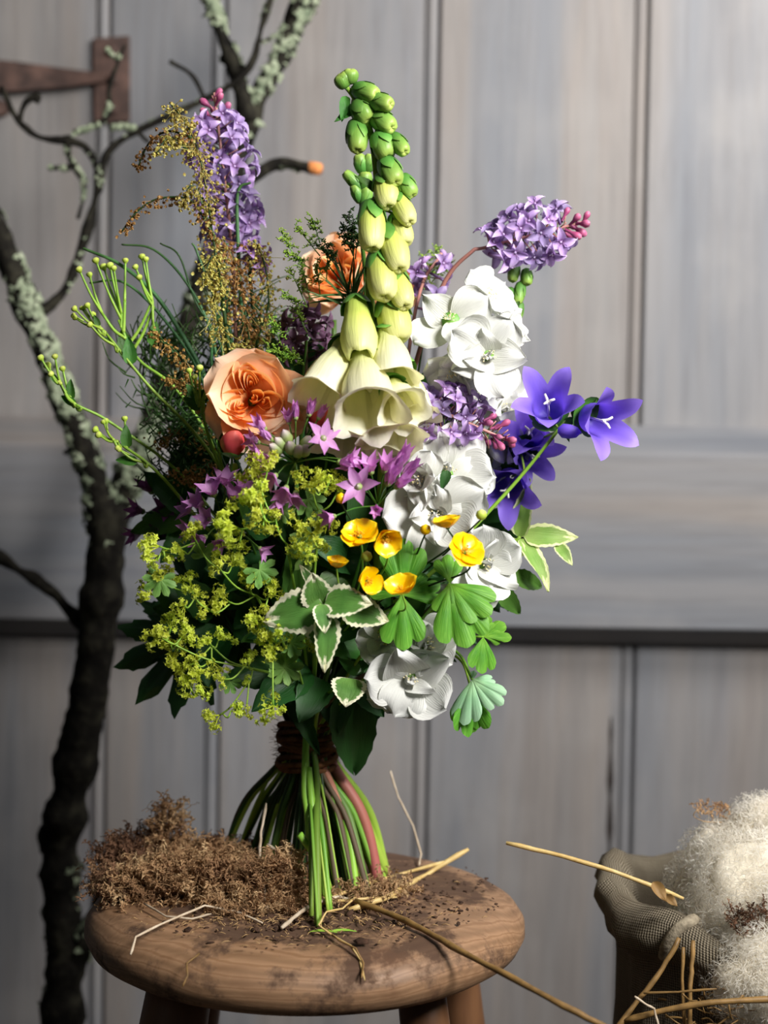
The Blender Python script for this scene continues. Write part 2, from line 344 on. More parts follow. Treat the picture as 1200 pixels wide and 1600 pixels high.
M_mintc = petal('pale_mint_edge_leaf', [(0, C('#9cb860')), (.4, C('#7fa84a')), (1, C('#a8c070'))], .3, .5, .8, .08, edge=C('#e8efb0'), veinscale=30, noisy=.2)
M_sorrel = petal('sorrel_seed_olive', [(0, C('#b08a4c')), (.5, C('#c8bc62')), (1, C('#e4de90'))], .35, .6, .1, .15, noisy=.6)
M_sorrelb = petal('sorrel_seed_brown', [(0, C('#94683c')), (.5, C('#bc9050')), (1, C('#d8b674'))], .35, .6, .1, .15, noisy=.6)
M_button = petal('button_bud_lime', [(0, C('#9aba3c')), (.6, C('#bcd050')), (1, C('#e6e68a'))], .15, .5, .2, .1)
M_frond = petal('lime_frond', [(0, C('#6f9a3a')), (1, C('#a8cc4a'))], .3, .5, .0, .2, noisy=.3)
M_frondd = petal('dark_frond', [(0, C('#3c5c2a')), (1, C('#4c6c34'))], .2, .5, .0, .2, noisy=.3)
M_blade = petal('dark_blade', [(0, C('#3f7a4a')), (1, C('#4c6f3c'))], .15, .4, .3, .15)
M_purpleleaf = petal('purple_leaf', [(0, C('#4c2c40')), (1, C('#6a4258'))], .15, .4, .3, .15)

# ------------------------------------------------------------------ petal and leaf generators (unit length along +X, normal +Z)
def prof_obov(u): return max(.0, math.sin(PI*min(1, u**.75))**.62) if u < 1 else 0
def pet(width=.8, shape='obov', phi0=0.1, phi1=0.4, cup=.25, ruf=.04, k=3, nu=8, nv=7, notch=0, serr=0, fold=0, seed=0):
    rnd = random.Random(seed); ph = rnd.uniform(0, 6.28); ph2 = rnd.uniform(0, 6.28)
    def pw(u):
        if shape == 'obov': return math.sqrt(max(0, 1-((u-.62)/.38)**2)) if u > .62 else (.16+.84*math.sin(PI/2*u/.62)**1.1)
        if shape == 'round': return math.sqrt(max(0, 1-((u-.5)/.5)**2)) if u > .5 else (.25+.75*math.sin(PI*u))
        if shape == 'lance': return (math.sin(PI*u**.8))**.9+.03
        if shape == 'ovate': return (math.sin(PI*u**.62))**.8+.02
        if shape == 'point': return (.35+.65*math.sin(PI*min(1, u*1.15)/1.15/1.0))*(1-u**3.0)
        if shape == 'blade': return (1-u**2)**.8*(.4+.6*min(1, u*4))
    cx = [0.0]; cz = [0.0]
    for i in range(1, nu):
        u = (i-.5)/(nu-1); a = phi0+(phi1-phi0)*u
        cx.append(cx[-1]+math.cos(a)/(nu-1)); cz.append(cz[-1]+math.sin(a)/(nu-1))
    mb = MB()
    def P(i, j):
        u = i/(nu-1); v = 2*j/(nv-1)-1; a = phi0+(phi1-phi0)*u
        wd = max(.012, pw(u))*width*.5
        if serr and i % 2: wd *= 1-serr
        n = cup*v*v*wd + fold*abs(v)*wd + ruf*math.sin(k*v+ph+2*u)*u*u + ruf*.8*math.sin(5*u*k/3+ph2)*abs(v)**1.5*u
        end = 0
        if notch and u > .7: end = -notch*(1-min(1, abs(v)*2.5))*((u-.7)/.3)
        return (cx[i]+end-math.sin(a)*n, v*wd, cz[i]+math.cos(a)*n)
    return mb.grid(P, nu, nv)
def lobed(lobes=5, depth=.35, half=1.3, sub=.08, nr=6, nt=31, drop=-.15, cup=.1, seed=0, center=.0):
    rnd = random.Random(seed); ph = rnd.uniform(0, 6.28); mb = MB()
    def P(i, j):
        r = i/(nr-1); th = (2*j/(nt-1)-1)*half
        q = (th/half*.5+.5)*lobes
        l = abs(math.sin(PI*q))**.55
        Rr = (1-depth) + depth*l + sub*abs(math.sin(PI*q*3))*l - sub
        Rr *= 1-.25*abs(th/half)**2
        x = r*Rr*math.cos(th)+center; y = r*Rr*math.sin(th)
        z = drop*r*r + cup*.10*abs(math.sin(PI*q))*r + .07*math.sin(3*th+ph)*r*r + .02*math.sin(9*th+ph+4*r)*r
        return (x, y, z)
    return mb.grid(P, nr, nt)
def lathe(prof, n=16, lobes=0, lamp=0, llen=0, bend=0):
    mb = MB(); N = len(prof)
    def P(i, j):
        r, z = prof[i]; q = 2*PI*j/n; t = i/(N-1)
        r2 = r*(1+lamp*math.cos(lobes*q)*t**3+(.035*math.cos(2*lobes*q+1)+.02*math.cos(3*lobes*q))*math.sin(PI*min(1, t*1.2)) if lobes else 1); z2 = z+llen*math.cos(lobes*q)*t**4
        return (r2*math.cos(q)+bend*z*z, r2*math.sin(q), z2)
    return mb.grid(P, N, n, closed=True)
def shared(mb, name, mat): return mb.mesh(name, mat)

# ------------------------------------------------------------------ SETTING: panelled door, floor
WY = 0.62
def wx(px, py=300): return W(px, py, WY).x
door = bpy.data.objects.new('door_1', None); COL.objects.link(door); door.location = (0, WY, 0)
tag(door, 'wide weathered grey boarded door with a broad cross rail', 'door'); door['kind'] = 'structure'; del door['category']
edges = [-1.10, -0.86, -0.63, wx(-60), wx(170), wx(350), wx(682), wx(1008), wx(1008)+.235, wx(1008)+.47, 1.15]
Z1 = 2.1
for i in range(len(edges)-1):
    x0, x1 = edges[i]+.0012, edges[i+1]-.0012
    mb = MB()
    # section: flat face, then a 9 mm bead between two quirks at the right edge
    q = .0018; b = .0095
    s_ = [(x0, .02), (x0, .002), (x0+.002, 0), (x1-b-3*q, 0), (x1-b-2.5*q, .005), (x1-b-1.5*q, .005), (x1-b-q, .001), (x1-b*.5-q, -.0012), (x1-q, .001), (x1, .005), (x1, .02)]
    zs = [-.0, Z1]
    for z in zs:
        for (x, y) in s_: mb.v.append((x, y, z)); mb.uv.append((x, z))
    n = len(s_)
    for k in range(n-1): mb.f.append((k, k+1, n+k+1, n+k)); mb.m.append(0)
    mb.f.append(tuple(range(n))[::-1]); mb.m.append(0); mb.f.append(tuple(range(n, 2*n))); mb.m.append(0)
    link('plank', mb.mesh('plank', M_plank, False), door, Matrix.Identity(4))
bk = MB(); bk.box((-1.1, .021, 0), (1.15, .05, Z1)); link('backing_board', bk.mesh('backing_board', M_plank, False), door, Matrix.Identity(4))
# open split beside the right bead of the lower boards
# rail
zt = W(600, 658, WY-.03).z; zf = W(600, 700, WY-.03).z; zb = W(600, 974, WY-.03).z; zbb = W(600, 1000, WY-.01).z
rl = MB()
sec = [(0, zt), (-.004, zt), (-.049, zf), (-.052, zf-.003), (-.052, zb+.002), (-.050, zb), (-.012, zbb), (0, zbb)]
for x in (-1.1, 1.15):
    for (y, z) in sec: rl.v.append((x, y, z)); rl.uv.append((x, z))
n = len(sec)
for k in range(n-1): rl.f.append((k, n+k, n+k+1, k+1)); rl.m.append(0)
rl.f.append(tuple(range(n))); rl.m.append(0); rl.f.append(tuple(range(2*n-1, n-1, -1))); rl.m.append(0)
link('cross_rail', rl.mesh('cross_rail', M_rail, False), door, Matrix.Identity(4))
# dark open split in the board left of the right-hand bead, below the rail
sp = MB(); a = W(955, 1120, WY-.001); b_ = W(952, 1420, WY-.001)
M_split = simple('dark_split', C('#15110f'), C('#2a201b'), 60, .9, .5)
def PS(i, j):
    t = i/12; wd = .0028*math.sin(PI*min(1, t*1.0+.02))**.5*(1+.4*math.sin(i*2.1))
    p = a.lerp(b_, t); return (p.x+(j-.5)*2*wd, -.0008, p.z)
sp.grid(PS, 13, 2); link('board_split', sp.mesh('board_split', M_split), door, Matrix.Identity(4), 'dark open split along a lower board')
# hinge
h = link('hinge', None, door, Matrix.Identity(4)) if False else None
def hinge_box(pts, y0, y1):
    mb = MB(); n = len(pts)
    for y in (y0, y1):
        for p in pts: mb.v.append((p.x, y-WY, p.z)); mb.uv.append((0, 0))
    mb.f.append(tuple(range(n))); mb.m.append(0); mb.f.append(tuple(range(2*n-1, n-1, -1))); mb.m.append(0)
    for k in range(n): l = (k+1) % n; mb.f.append((k, n+k, n+l, l)); mb.m.append(0)
    return mb
hp = hinge_box([W(147, 62, WY), W(203, 58, WY), W(204, 190, WY), W(150, 194, WY)], WY-.006, WY+.002)
hg = link('hinge', hp.mesh('hinge', M_rust, False), door, Matrix.Identity(4), 'rusted iron strap hinge with a square plate')
st = hinge_box([W(-60, 92, WY), W(30, 101, WY), W(110, 112, WY), W(168, 119, WY), W(168, 131, WY), W(110, 140, WY), W(30, 146, WY), W(-60, 148, WY)], WY-.014, WY-.0065)
link('strap', st.mesh('strap', M_rust, False), hg, Matrix.Identity(4))
st = hinge_box([W(-60, 165, WY), W(10, 160, WY), W(22, 172, WY), W(10, 182, WY), W(-60, 192, WY)], WY-.014, WY-.001)
link('strap', st.mesh('strap', M_rust, False), hg, Matrix.Identity(4))
for (px, py) in ((175, 80), (176, 172), (176, 125)):
    p = W(px, py, WY-.0075); k = lathe([(.0001, .004), (.004, .003), (.006, 0), (.006, -.004)], 10)
    link('nail', k.mesh('nail', M_rust), hg, fr_dir(V((p.x, -.0085, p.z)), (0, -1, 0)))
fl = bpy.data.objects.new('floor', None); COL.objects.link(fl); tag(fl, 'old brown floor boards under the stool', 'floor', None, 'structure'); del fl['category']
fm = MB().box((-.0, -1.7, -.02), (.148, .64, 0)).mesh('board', M_floor, False)
for k in range(16): link('board', fm, fl, Matrix.Translation((-1.2+.15*k, 0, 0)))

# ------------------------------------------------------------------ STOOL
SC = W(478, 1453, 0.0); SX = SC.x
SR = .155
stool = Thing('stool', 'round turned wooden stool with a worn brown seat, holding the flowers', 'stool', (SX, 0, 0))
pr = [(.0001, .500), (.06, .5), (.11, .4995), (.128, .4985), (.140, .4955), (.149, .490), (.1545, .482), (.1550, .474), (.151, .466), (.143, .461), (.13, .459), (.0001, .459)]
sm = MB(); n = 96
def PSt(i, j):
    r, z = pr[i]; q = 2*PI*j/n; e = 1+.006*math.sin(2*q+1)+.004*math.sin(5*q)
    return (r*e*math.cos(q), r*e*math.sin(q), z+.0008*math.sin(3*q+r*20))
sm.grid(PSt, len(pr), n, closed=True); stool.part('seat', sm.mesh('seat', M_seat), Matrix.Translation((SX, 0, 0)))
def legp(px0, px1, y, yb, Y, splx, sply, r):
    t = W((px0+px1)/2, y, Y); top = V((t.x, Y, .462)); bot = V((t.x+splx, Y+sply, 0))
    N = 12; pts = [top.lerp(bot, i/N) for i in range(N+1)]
    rr = [r*(.92+.10*math.sin(PI*i/N)+.03*math.sin(i*1.7)) for i in range(N+1)]
    stool.part('leg', MB().tube(pts, rr, 16).mesh('leg', M_leg))
legp(255, 315, 1580, 0, -.065, -.07, -.06, .0235)
legp(300, 340, 1570, 0, .075, -.06, .06, .022)
legp(615, 690, 1580, 0, -.045, .06, -.06, .0175)
legp(660, 735, 1580, 0, .060, .07, .06, .0180)
stool.done(M_leg)
# soil and crumbs
soil = MB()
for k in range(900):
    a = U(0, 6.28); r = .12*abs(random.gauss(0, .5)); cx, cy = (G(600, 1400).x, G(600, 1400).y) if k % 3 else (G(430, 1440).x, G(430, 1440).y)
    x = cx+math.cos(a)*r*1.1; y = cy+math.sin(a)*r
    if math.hypot(x-SX, y) > .138: continue
    s = U(.0004, .0017) if k % 30 else U(.002, .0040); e = lathe([(.0001, -.4), (.8, -.3), (1, .1), (.5, .55), (.0001, .6)], 5)
    soil.add(e, Matrix.Translation((x, y, .5+s*.3)) @ Euler((U(-.5, .5), U(-.5, .5), U(0, 6))).to_matrix().to_4x4() @ Matrix.Diagonal((s*U(.7, 1.8), s*U(.6, 1.2), s*.6, 1)))
tag(link('soil', soil.mesh('soil', M_soil), None), 'dark soil crumbs scattered over the worn seat', 'soil', None, 'stuff')
cr = MB()
for k in range(420):
    a = U(0, 6.28); r = .11*abs(random.gauss(0, .5)); c = G(random.choice([340, 430, 500, 560]), 1440); x = c.x+math.cos(a)*r*1.3; y = c.y+math.sin(a)*r*.8
    if math.hypot(x-SX, y) > .140: continue
    L = U(.0015, .007); d = V((math.cos(a*3), math.sin(a*3), U(-.02, .15)))*L; p = V((x, y, .5012))
    cr.tube([p, p+d*.5+V((0, 0, .0008)), p+d], [.0002, .00035, .00015], 4)
tag(link('chaff', cr.mesh('chaff', M_crumbl), None), 'tiny bits of pale chaff scattered around the stem ends', 'chaff', None, 'stuff')

# ------------------------------------------------------------------ LICHENED BRANCH
BY = .36
def bp(L, Y=BY): return [W(p[0], p[1], p[2] if len(p) > 2 else Y) for p in L]
trunk0 = W(95, 1640, BY); tb = V((trunk0.x-.01, BY, 0))
br = Thing('lichen_branch', 'tall dark tree branch crusted with grey lichen, standing behind the stool at left', 'branch', tb)
PXB = 1/1650
def limb(name, pts, r0, r1, n=10, rough=.14, lich=40, ls=1.0, seg=7, lm=0):
    P = spline(pts, seg); N = len(P); mb = MB(); rad = []
    for i in range(N):
        t = i/(N-1); nz = noise.noise(P[i]*38); rad.append((r0+(r1-r0)*t)*PXB*(1+nz*1.6*rough*2))
    n0 = 0; mb.tube(P, rad, n)
    vs = []
    for v in mb.v:
        p = V(v); q = noise.noise_vector(p*90)*(r0+r1)/2*PXB*rough*1.3; vs.append(tuple(p+q))
    mb.v = vs; o = br.part(name, mb.mesh(name, M_bark))
    if lich:
        lb = MB(); cl = []
        for k in range(max(2, lich//14)): cl.append((U(0, 1), U(0, 6.28)))
        for k in range(lich*3):
            c = random.choice(cl); t = min(.999, max(0, c[0]+random.gauss(0, .06))); i = int(t*(N-1)); p = P[i].lerp(P[i+1], t*(N-1)-i)
            d = (P[i+1]-P[i]).normalized(); s1 = d.orthogonal().normalized(); s2 = d.cross(s1)
            q = c[1]+random.gauss(0, .8); nrm = (s1*math.cos(q)+s2*math.sin(q)); s = U(.002, .0052)*ls
            lb.add(lich_m[k % 4], fr_dir(p+nrm*rad[i]*U(.85, 1.05), nrm+V((U(-.6, .6), U(-.6, .6), U(-.6, .6))), U(0, 6), s))
        link('lichen', lb.mesh('lichen', [M_lichen, M_lichen_y][lm]), o, Matrix.Identity(4), kind='stuff')
    return o
lich_m = []
for k in range(4):
    mb = MB(); 
    def PL(i, j):
        q = 2*PI*j/9; r = [.05, .6, 1][i]*(1+.35*math.sin(3*q+k)+.2*math.sin(5*q+2*k)); return (r*math.cos(q), r*math.sin(q), [.35, .3+.15*math.sin(4*q), .35*math.sin(2*q+k)][i])
    mb.grid(PL, 3, 9, closed=True); lich_m.append(mb)
limb('trunk', [tb]+bp([(95, 1640), (100, 1500), (95, 1400), (98, 1300), (116, 1200), (140, 1080), (155, 960), (165, 880), (170, 790)]), 34, 26, 12, lich=16, seg=9)
limb('limb', bp([(168, 850), (147, 745), (110, 650), (75, 560), (45, 490), (12, 400), (-30, 310), (-70, 230)]), 24, 16, lich=190, ls=1.15)
limb('limb', bp([(170, 830), (205, 740), (245, 640), (300, 500), (345, 350), (372, 240), (400, 160), (437, 90), (480, -10), (510, -80)], .40), 24, 15, lich=230, ls=1.15, lm=0)
limb('limb', bp([(388, 190), (368, 110), (345, 50), (322, -20), (310, -70)], .39), 15, 10, lich=80, ls=1.1)
limb('limb', bp([(172, 1390), (150, 1440), (120, 1500), (100, 1560)]), 20, 24, lich=30)
limb('limb', bp([(75, 1330), (72, 1300), (85, 1290)]), 12, 12, lich=0)
tw = [([(50, 500), (100, 455), (125, 395), (150, 310), (152, 262), (125, 226), (62, 214), (26, 185), (2, 135)], 9, 5, 20),
      ([(115, 208), (160, 190), (172, 165), (170, 140), (185, 95)], 5, 3, 40), ([(183, 95), (168, 78)], 3, 2, 16), ([(183, 98), (196, 70)], 3, 2, 16),
      ([(155, 300), (168, 240), (215, 205), (300, 165), (365, 130), (395, 95), (408, 45), (424, -5)], 6, 5, 34),
      ([(408, 66), (440, 52)], 4, 3, 6), ([(320, 155), (300, 118), (265, 96)], 4, 3, 0),
      ([(104, 212), (110, 250), (132, 290), (122, 342)], 5, 3, 70), ([(170, 200), (205, 200), (232, 222)], 5, 4, 60),
      ([(-30, 852), (30, 890), (75, 920), (118, 962), (140, 990)], 9, 12, 0), ([(30, 190), (40, 160), (60, 150), (56, 160)], 6, 8, 0),
      ([(110, 262), (78, 262)], 4, 2, 20), ([(150, 720), (120, 700), (100, 708)], 5, 3, 0)]
for L, a_, b2, lc in tw: limb('twig', bp(L, .37), a_, b2, 7, .2, lc, .46)
o = limb('twig', bp([(372, 296), (402, 272), (440, 254), (486, 263)], .36), 12, 8, 8, .1, 20, .8)
e = W(490, 263, .36); link('cut_end', lathe([(.0001, .0085), (.0055, .007), (.0062, 0), (.006, -.004)], 10).mesh('cut_end', M_cut), o, fr_dir(e, (1, -.5, -.2)), 'orange brown cut end')

# ------------------------------------------------------------------ BOUQUET
TIE = W(480, 1160, .03)
feet_px = [(346, 1346), (364, 1352), (385, 1362), (402, 1366), (415, 1385), (440, 1370), (452, 1395), (470, 1400), (497, 1448), (508, 1405),
           (520, 1398), (540, 1388), (556, 1402), (566, 1378), (585, 1372), (604, 1366), (592, 1384), (488, 1432), (530, 1405), (575, 1400), (470, 1380), (430, 1384), (514, 1428), (548, 1372), (600, 1376)]
fi = [0]
def foot(i=None):
    if i is None: p = (U(455, 560), U(1376, 1402))
    else: p = feet_px[i]
    q = G(p[0]+U(-3, 3), p[1]+U(-2, 2)); q.z = .5005; return q
def tie(ft):
    d = (ft-TIE); d.z = 0; k = min(1, d.length/.08)
    d = d.normalized()*(.017*k+.001)
    return TIE + V((d.x, d.y, 0))*.9 + V((U(-.003, .003), U(-.003, .003), 0))
def start(name, label, cat, group, P, r, fti=None, r1=None, n=7, m=0):
    """thing whose stalk runs seat -> binding -> given points"""
    ft = foot(fti); t = Thing(name, label, cat, ft, group); tp = tie(ft)
    t.base_pt = tp
    mid = ft.lerp(tp, .5); mid += V(((ft.x-TIE.x)*U(-.06, .08), (ft.y-TIE.y)*.04, 0))
    # stop the foot just on the seat
    t.st.tube([p-t.base for p in spline([ft+V((0, 0, r*.3)), mid, tp]+[V(p) for p in P], 7)], [r, r1 or r*.6], n, m)
    return t
def tstem(t, P, r, n=5, seg=5, m=0): t.st.tube([p-t.base for p in spline(P, seg)], r, n, m)
def fin(t, mats, label=None):
    link('stem', t.st.mesh('stem', mats), t.root, Matrix.Identity(4), label)
GR = 'cut stems of the tied posy'
# petals library
WP = [shared(pet((1.05, .92, .98, .86, 1.1)[k], ('obov', 'ovate', 'obov', 'ovate', 'obov')[k], .30+.08*k, .45-.30*k, .16, .10, 2.5+k, 12, 11, .08 if k % 2 else 0, seed=k), 'petal', M_white) for k in range(5)]
WPs = [shared(pet(.55, 'obov', .5, .9-.3*k, .5, .10, 5, 7, 5, seed=20+k), 'petal', M_white) for k in range(3)]
def stamens(nn, L, r, spread, mats, hr=.0006, seed=1):
    rnd = random.Random(seed); mb = MB()
    for i in range(nn):
        q = rnd.uniform(0, 6.28); a = rnd.uniform(.1, spread); d = V((math.sin(a)*math.cos(q), math.sin(a)*math.sin(q), math.cos(a)))
        l = L*rnd.uniform(.7, 1.1); mb.tube([V((0, 0, 0)), d*l*.5+V((0, 0, l*.06)), d*l], [r, r*.8, r*.8], 4)
        mb.add(lathe([(.0001, -1), (.8, -.5), (.8, .5), (.0001, 1)], 5), Matrix.Translation(d*l) @ Matrix.Scale(hr, 4), 1)
    return mb.mesh('stamens', mats)
ST_w = stamens(16, .011, .00022, .55, [M_style, M_anther], .0007)
def mock_flower(t, px, py, dy, d, diam_px, openn=.75, double=True, seed=0):
    rnd = random.Random(seed); s = diam_px*PX/2*1.16; loc = W(px, py, dy); D = V((d[0], -d[2], d[1])).normalized()
    c = lathe([(.0001, -.3), (.18, -.2), (.26, 0), (.2, .1), (.0001, .12)], 8)
    fo = t.part('flower', c.mesh('flower', M_calyx), fr_dir(loc-D*s*.25, D, rnd.uniform(0, 6), s))
    n = 5 if double else 4; lay = [(n, 1.0, -.30+.15*openn, WP)] + ([(4, .74, -.45, WP)] if double else [])
    if double: lay.append((4, .42, -.85, WPs))
    for (k, L, tilt, lib) in lay:
        o0 = rnd.uniform(0, 6)
        for i in range(k):
            M = Matrix.Rotation(o0+2*PI*i/k+rnd.uniform(-.18, .18), 4, 'Z') @ Matrix.Rotation(tilt+rnd.uniform(-.35, .25), 4, 'Y') @ Matrix.Rotation(rnd.uniform(-.4, .4), 4, 'X') @ Matrix.Scale(L*rnd.uniform(.9, 1.08), 4)
            link('petal', rnd.choice(lib), fo, M)
    link('stamens', ST_w, fo, Matrix.Translation((0, 0, .05)) @ Matrix.Scale(.95/s*s/s*1.0 if False else 1.0/s*.9, 4))
    return loc-D*s*.4
# leaf library (unit length)
def LB(mat, **k): return [shared(pet(seed=60+i, **k), 'leaf', mat) for i in range(3)]
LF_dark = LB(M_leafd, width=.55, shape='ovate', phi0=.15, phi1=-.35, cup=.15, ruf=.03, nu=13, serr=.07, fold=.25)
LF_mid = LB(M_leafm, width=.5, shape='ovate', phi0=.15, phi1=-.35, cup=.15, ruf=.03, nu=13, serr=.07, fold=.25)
LF_mint = LB(M_mint, width=.66, shape='ovate', phi0=.1, phi1=-.4, cup=.1, ruf=.045, k=7, nu=21, nv=9, serr=.09, fold=.15)
LF_mintc = LB(M_mintc, width=.5, shape='ovate', phi0=.1, phi1=-.3, cup=.1, ruf=.03, k=6, nu=17, nv=7, serr=.07, fold=.2)
LF_blade = LB(M_blade, width=.08, shape='blade', phi0=.3, phi1=-.6, cup=.6, ruf=0)
LF_thin = LB(M_frondd, width=.05, shape='blade', phi0=.2, phi1=-.4, cup=.5, ruf=0, nu=6, nv=3)
LF_purple = LB(M_purpleleaf, width=.6, shape='ovate', phi0=.1, phi1=-.2)
LO_b = [shared(lobed(3, .17, .68, .02, nr=9, drop=-.2, cup=.10, seed=i*5), 'leaf', M_leafb) for i in range(3)]
LO_b5 = [shared(lobed(5, .4, 1.5, .10, nt=41, seed=i), 'leaf', M_leafb) for i in range(2)]
LO_gl = [shared(lobed(3, .15, .55, .02, nr=9, drop=-.2, cup=.1, seed=i*5), 'leaf', M_leafgl) for i in range(3)]
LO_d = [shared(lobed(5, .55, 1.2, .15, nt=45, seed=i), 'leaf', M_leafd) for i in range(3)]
LO_al = [shared(lobed(7, .42, 2.5, .10, nt=57, seed=i, drop=-.05), 'leaf', M_alchleaf) for i in range(2)]
def leaf(t, lib, b, e, nrm=(0, -1, .35), wid=1.0, label=None):
    p0, p1 = W(*b), W(*e); n_ = V(nrm)+V((U(-.25, .25), 0, U(-.25, .25)))
    return t.part('leaf', random.choice(lib), fr_axis(p0, p1, n_, None, wid), label)

# --- foxglove
def bellmesh(kind, seed):
    rnd = random.Random(seed)
    if kind == 'o': pf = [(.10, 0), (.28, .05), (.33, .14), (.32, .24), (.42, .38), (.52, .52), (.58, .68), (.60, .82), (.64, .91), (.76, .97), (.84, .985)]; return lathe(pf, 25, 5, .10, .05, .06)
    if kind == 'h': pf = [(.10, 0), (.30, .05), (.36, .16), (.40, .32), (.50, .50), (.56, .68), (.52, .84), (.44, .95), (.38, 1.0), (.30, .98)]; return lathe(pf, 20, 4, .08, .04, .05)
    pf = [(.08, 0), (.30, .05), (.42, .16), (.50, .34), (.54, .52), (.53, .70), (.48, .84), (.40, .93), (.27, .985), (.16, .975), (.0001, .93)]
    mb = lathe(pf, 20, 4, .10, .02, .03)
    return mb
FM = {k: [shared(bellmesh(k, i), 'bell', m) for i in range(2)] for k, m in (('o', M_fox), ('h', M_foxbud), ('c', M_foxbud), ('g', M_foxgreen))}
cpf = [(.09, 0), (.30, .05), (.42, .16), (.50, .34), (.54, .52), (.52, .70), (.42, .86), (.26, .96), (.0, 1.02)]
def calyx_mesh(cov, rad=.56):
    mb = MB(); pp = pet(.62, 'point', .0, .0, .0, .0, 3, 7, 5)
    for i in range(5):
        # wrap sepal over the bud surface
        for (x, y, z) in []: pass
        def P(a, b):
            u = a/6; v = 2*b/4-1; wd = (1-u**3.6)*.66+.01; q = 2*PI*i/5+v*wd
            L = u*cov; k_ = 0
            while k_ < len(cpf)-2 and cpf[k_+1][1] < L: k_ += 1
            (ra, za), (rb, zb_) = cpf[k_], cpf[k_+1]; r = ra+(rb-ra)*(L-za)/(zb_-za)+.075
            return (r*math.cos(q)+.03*L*L, r*math.sin(q), L-.01)
        mb.grid(P, 7, 5)
    return mb.mesh('calyx', M_calyx)
CAL = {'c': calyx_mesh(.52), 'g': calyx_mesh(.72), 'h': calyx_mesh(.24, .44), 'o': calyx_mesh(.20, .40)}
FY = -.065
fstem = [W(575, 1000, -.0), W(598, 720, -.045), W(590, 560, FY+.012), W(577, 440, FY+.01), W(590, 330, FY+.008), W(585, 240, FY+.005), W(572, 185, FY), W(552, 150, FY), W(541, 136, FY)]
fox = start('foxglove', 'tall cream foxglove spire with green buds rising at the centre of the posy', 'foxglove', GR, fstem, .0042, 15, .0016, 9)
def bell(t, bx, by, tx, ty, rp, kind, yb=FY, yt=FY-.018, attach=None):
    p0, p1 = W(bx, by, yb), W(tx, ty, yt); L = (p1-p0).length; wid = rp*PX/(L*(.54 if kind in 'cg' else .58 if kind == 'h' else .66))
    z = (p1-p0).normalized(); x = V((0, 0, -1))-z*V((0, 0, -1)).dot(z); x = x.normalized() if x.length > .05 else z.orthogonal().normalized(); y = z.cross(x)
    q = U(-.4, .4); x, y = x*math.cos(q)+y*math.sin(q), y*math.cos(q)-x*math.sin(q)
    M = Matrix(((x.x*L*wid, y.x*L*wid, z.x*L, p0.x), (x.y*L*wid, y.y*L*wid, z.y*L, p0.y), (x.z*L*wid, y.z*L*wid, z.z*L, p0.z), (0, 0, 0, 1)))
    o = t.part('bud' if kind in 'cg' else 'bell', random.choice(FM[kind]), M); link('calyx', CAL[kind], o, Matrix.Identity(4))
    if attach: tstem(t, [W(*attach), p0.lerp(W(*attach), .5)+V((0, 0, .003)), p0+z*L*.05], .0010, 5, 3)
for b in [(553, 140, 590, 148, 14), (578, 156, 612, 163, 13), (554, 158, 578, 188, 16), (582, 178, 614, 200, 15), (556, 188, 559, 236, 15), (590, 208, 607, 246, 17), (612, 212, 634, 238, 12), (600, 248, 620, 286, 16), (625, 274, 646, 306, 13)]:
    bell(fox, *b, 'g', yb=FY+U(-.002, .004), yt=FY-U(.004, .014), attach=(min(590, b[0]-4), b[1]+6, FY+.006))
for b in [(598, 272, 608, 324, 18), (616, 302, 642, 348, 15), (581, 314, 581, 390, 20), (618, 334, 634, 382, 17), (605, 350, 626, 422, 20), (592, 392, 601, 466, 22), (614, 420, 634, 480, 18), (607, 464, 624, 533, 25)]:
    bell(fox, *b, 'c', yt=FY-U(.010, .022), attach=(586, b[1]+4, FY+.008))
bell(fox, 556, 466, 563, 556, 27, 'h', FY, FY-.03, (574, 470, FY+.008))
for b in [(545, 530, 494, 622, 34, FY-.004, FY-.035), (604, 512, 616, 600, 34, FY-.006, FY-.03), (566, 552, 578, 648, 42, FY-.012, FY-.055), (622, 560, 648, 655, 32, FY, FY-.02),
          (606, 590, 616, 690, 40, FY-.006, FY-.030), (552, 590, 534, 695, 38, FY, FY-.024), (590, 610, 590, 712, 34, FY, FY-.012), (612, 600, 632, 640, 30, FY-.02, FY-.045)]:
    bell(fox, *b[:5], 'o', b[5], b[6], (588, b[1]+5, FY+.012))
for (b, e) in [((541, 150), (534, 190)), ((556, 174), (522, 188)), ((545, 140), (532, 130)), ((586, 300), (556, 272)), ((574, 478), (560, 455))]:
    leaf(fox, LF_mid, (*b, FY), (*e, FY-.004), wid=.8)
for k in range(3): fox.part('bud', FM['g'][0], fr_dir(W(541+k*3, 138-k*3, FY), (U(-.6, .1), -.3, .8), 0, .010))
fin(fox, M_stemfresh)
# second small bud spike behind
f2 = start('foxglove', 'small olive green bud spike just left of and behind the foxglove spire', 'foxglove', GR, [W(560, 900, .02), W(572, 500, .02), W(566, 380, .0), W(564, 330, -.01), W(572, 270, -.01), W(568, 245, -.01)], .0022, 13, .0012)
for b in [(570, 300, 538, 268, 9), (566, 318, 552, 288, 9), (570, 300, 571, 268, 11), (568, 272, 560, 240, 10), (574, 270, 578, 240, 9), (570, 330, 574, 290, 10)]: bell(f2, *b, 'g', -.01, -.012)
leaf(f2, LF_mid, (566, 330, -.01), (576, 372, -.015)); fin(f2, M_stem)

